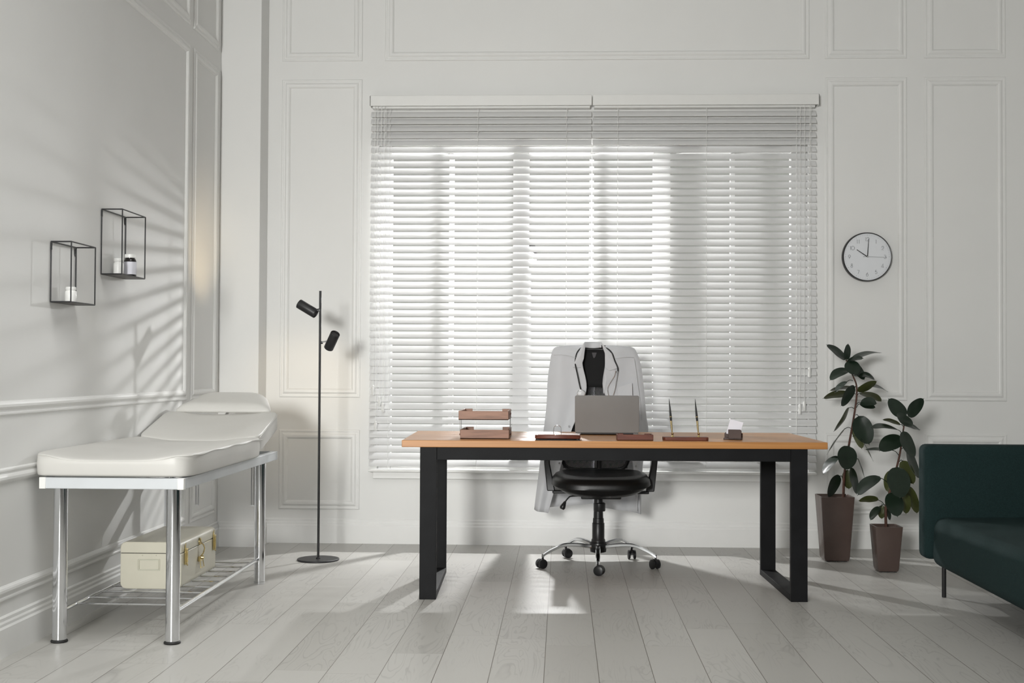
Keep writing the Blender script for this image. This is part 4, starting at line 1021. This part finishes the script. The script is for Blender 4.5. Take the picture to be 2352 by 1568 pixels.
def plant(cx, cy, hb, ht, h, LV, ST, label, wt):
    t = thing('rubber_plant', label, 'potted plant', (cx, cy, 0), group='rubber plants in brown pots by the right wall panel')
    # tapered square pot with open top and thin wall
    m = MB()
    def sq(hw, z, r=0.006):
        o = []
        for (sx_, sy_, a0) in ((1, 1, 0), (-1, 1, PI/2), (-1, -1, PI), (1, -1, 1.5*PI)):
            for k in range(4):
                a = a0+PI/2*k/3; o.append((cx+sx_*(hw-r)+r*math.cos(a), cy+sy_*(hw-r)+r*math.sin(a), z))
        return o
    rings = [sq(hb*0.93, 0.006), sq(hb, 0.020), sq(ht, h), sq(ht-0.005, h+0.001), sq(ht-0.008, h-0.004), sq(ht-0.010, h-0.05)]
    for q in rings: m.v += q
    n = 16
    for i in range(len(rings)-1):
        for j in range(n): m.f.append((i*n+j, i*n+(j+1) % n, (i+1)*n+(j+1) % n, (i+1)*n+j))
    m.f.append(tuple(range(n))[::-1])
    pot = build('plant_pot', m, M_POT, t, smooth=True, recalc=False)
    fm_ = MB()
    for i in (-1, 0, 1):
        for j in (-1, 1): fm_.box(cx+i*hb*0.7-0.006, cy+j*hb*0.7-0.006, 0, cx+i*hb*0.7+0.006, cy+j*hb*0.7+0.006, 0.008)
    build('pot_feet', fm_, M_RUBBER, pot)
    build('soil', MB().grid(lambda u, v: (cx+(ht-0.012)*(2*u-1), cy+(ht-0.012)*(2*v-1), h-0.035+0.006*math.sin(u*17)*math.cos(v*13)), 12, 12), M_SOIL, pot, smooth=True)
    st = smooth_path([(ST[0][0], ST[0][1], h-0.05)]+ST[1:], 5); ns = len(st)
    build('stem', MB().tube(st, [0.0078-0.0045*i/(ns-1) for i in range(ns)], 10), M_STEM, t, smooth=True)
    fo = MB()
    for (B, T, wd, top, arch, att) in LV:
        B, T = Vector(B), Vector(T); ax = T-B; L = ax.length; d = ax.normalized()
        q = Vector((-d.z, 0, d.x))
        if q.length < 1e-3: q = Vector((1, 0, 0))
        q.normalize()
        if q.x < 0: q = -q
        true_w = max(wt*min(1.25, max(0.45, L/0.13)), wd)
        c_ = min(1.0, wd/true_w); s_ = math.sqrt(max(0, 1-c_*c_))
        # tilt the blade about its axis so that the photographed side faces the room
        W = (q*c_+Vector((0, 1, 0))*s_*(1 if top else -1)*(1 if q.z*0+1 else 1)).normalized()
        W = (W-d*W.dot(d)).normalized()
        Nn = d.cross(W)
        if (Nn.y > 0): Nn = -Nn          # towards the camera side
        # for leaves lying flat the upper side also looks up
        if top and Nn.z < -0.35: W = (q*c_-Vector((0, 1, 0))*s_).normalized(); W = (W-d*W.dot(d)).normalized(); Nn = d.cross(W); Nn = -Nn if Nn.y > 0 else Nn
        if (not top) and Nn.z > 0.35: W = (q*c_-Vector((0, 1, 0))*s_*-1).normalized(); W = (W-d*W.dot(d)).normalized(); Nn = d.cross(W); Nn = -Nn if Nn.y > 0 else Nn
        upv = Vector((0, 0, 1)); upv = (upv-d*upv.dot(d))
        k0 = len(fo.v); NS, NW = 22, 6
        for i in range(NS+1):
            s = i/NS
            sp_ = min(1.0, s/0.955); wprof = math.sin(PI*sp_**0.86)**0.52 if 0 < sp_ < 1 else 0.0
            if s > 0.90: wprof = max(wprof, 0.35*(1-s))
            hw = 0.5*true_w*wprof+0.0006
            c = B+ax*s+upv*arch*math.sin(PI*s)
            for j in range(NW+1):
                a = 2*j/NW-1
                fo.v.append(tuple(c+W*hw*a+Nn*(-0.10*hw*(1-abs(a))+0.0007*math.sin(s*12+j))*(1 if top else -1)))
        flip = (d.cross(W)).dot(Nn) > 0
        want_front = bool(top)
        for i in range(NS):
            for j in range(NW):
                f = (k0+i*(NW+1)+j, k0+i*(NW+1)+j+1, k0+(i+1)*(NW+1)+j+1, k0+(i+1)*(NW+1)+j)
                # face normal orientation: W x d
                nrm = W.cross(d); front = nrm.dot(Nn) > 0
                if front != want_front: f = f[::-1]
                fo.f.append(f)
        if att:
            A = Vector(att); mid = (A+B)*0.5+Vector((0, 0, 0.006)); fo.tube(smooth_path([A, mid, B+d*0.006], 4), 0.0020, 6)
        else:
            fo.tube([B-d*0.010, B+d*0.01], 0.0018, 6)
    build('foliage', fo, M_LEAF, t, smooth=True, recalc=False)
plant(1.566, -0.483, 0.0715, 0.0945, 0.370, LEAVES_1, STEM_1, 'taller rubber plant in the tall brown square pot beside the desk', 0.075)
plant(1.764, -0.852, 0.0560, 0.0730, 0.247, LEAVES_2, STEM_2, 'shorter rubber plant in the small brown square pot beside the sofa', 0.078)

# ================================================================== SOFA
def sofa():
    t = thing('sofa', 'dark teal fabric sofa on thin black legs against the right wall', 'sofa', (2.25, -2.6, 0))
    def rbox(x0, y0, z0, x1, y1, z1, bev, segs=6, taper=None):
        bm = bmesh.new(); bmesh.ops.create_cube(bm, size=1.0)
        for v in bm.verts: v.co = Vector(((x0+x1)/2+v.co.x*(x1-x0), (y0+y1)/2+v.co.y*(y1-y0), (z0+z1)/2+v.co.z*(z1-z0)))
        bmesh.ops.bevel(bm, geom=bm.edges[:], offset=bev, segments=segs, profile=0.6, affect='EDGES')
        bm.verts.index_update(); m = MB(); m.v = [tuple(v.co) for v in bm.verts]; m.f = [tuple(v.index for v in f.verts) for f in bm.faces]; bm.free()
        if taper: m.v = [taper(Vector(v)) for v in m.v]
        return m
    y1 = -1.60
    # arm at the far end, its front edge towards the room's middle
    build('armrest', rbox(1.752, y1-0.02, 0.178, 2.80, y1+0.105, 0.732, 0.040), M_SOFA, t, smooth=True)
    def tp(v):
        k = max(0, min(1, (v.z-0.12)/0.24)); f = max(0, min(1, (2.0-v.x)/0.25))
        return (v.x+f*(-0.012*math.sin(k*PI))+0.004, v.y, v.z+0.012*max(0, (v.x-1.85))*(1 if v.z > 0.3 else 0))
    build('seat', rbox(1.790, -4.30, 0.150, 2.62, y1-0.005, 0.385, 0.055, 8, tp), M_SOFA, t, smooth=True)
    build('backrest', rbox(2.60, -4.36, 0.16, 2.82, y1+0.06, 0.745, 0.05), M_SOFA, t, smooth=True)
    build('armrest', rbox(1.752, -4.42, 0.178, 2.80, -4.295, 0.732, 0.040), M_SOFA, t, smooth=True)
    for (x, y) in ((1.842, -1.625), (1.842, -4.28), (2.70, -1.625), (2.70, -4.28)):
        build('leg', MB().lathe([(0.0095, 0), (0.0105, 0.004), (0.0105, 0.19)], (x, y, 0), n=16), M_BLKMETAL, t, smooth=True)
sofa()

for o in bpy.data.objects:
    if '_o' in o: del o['_o']
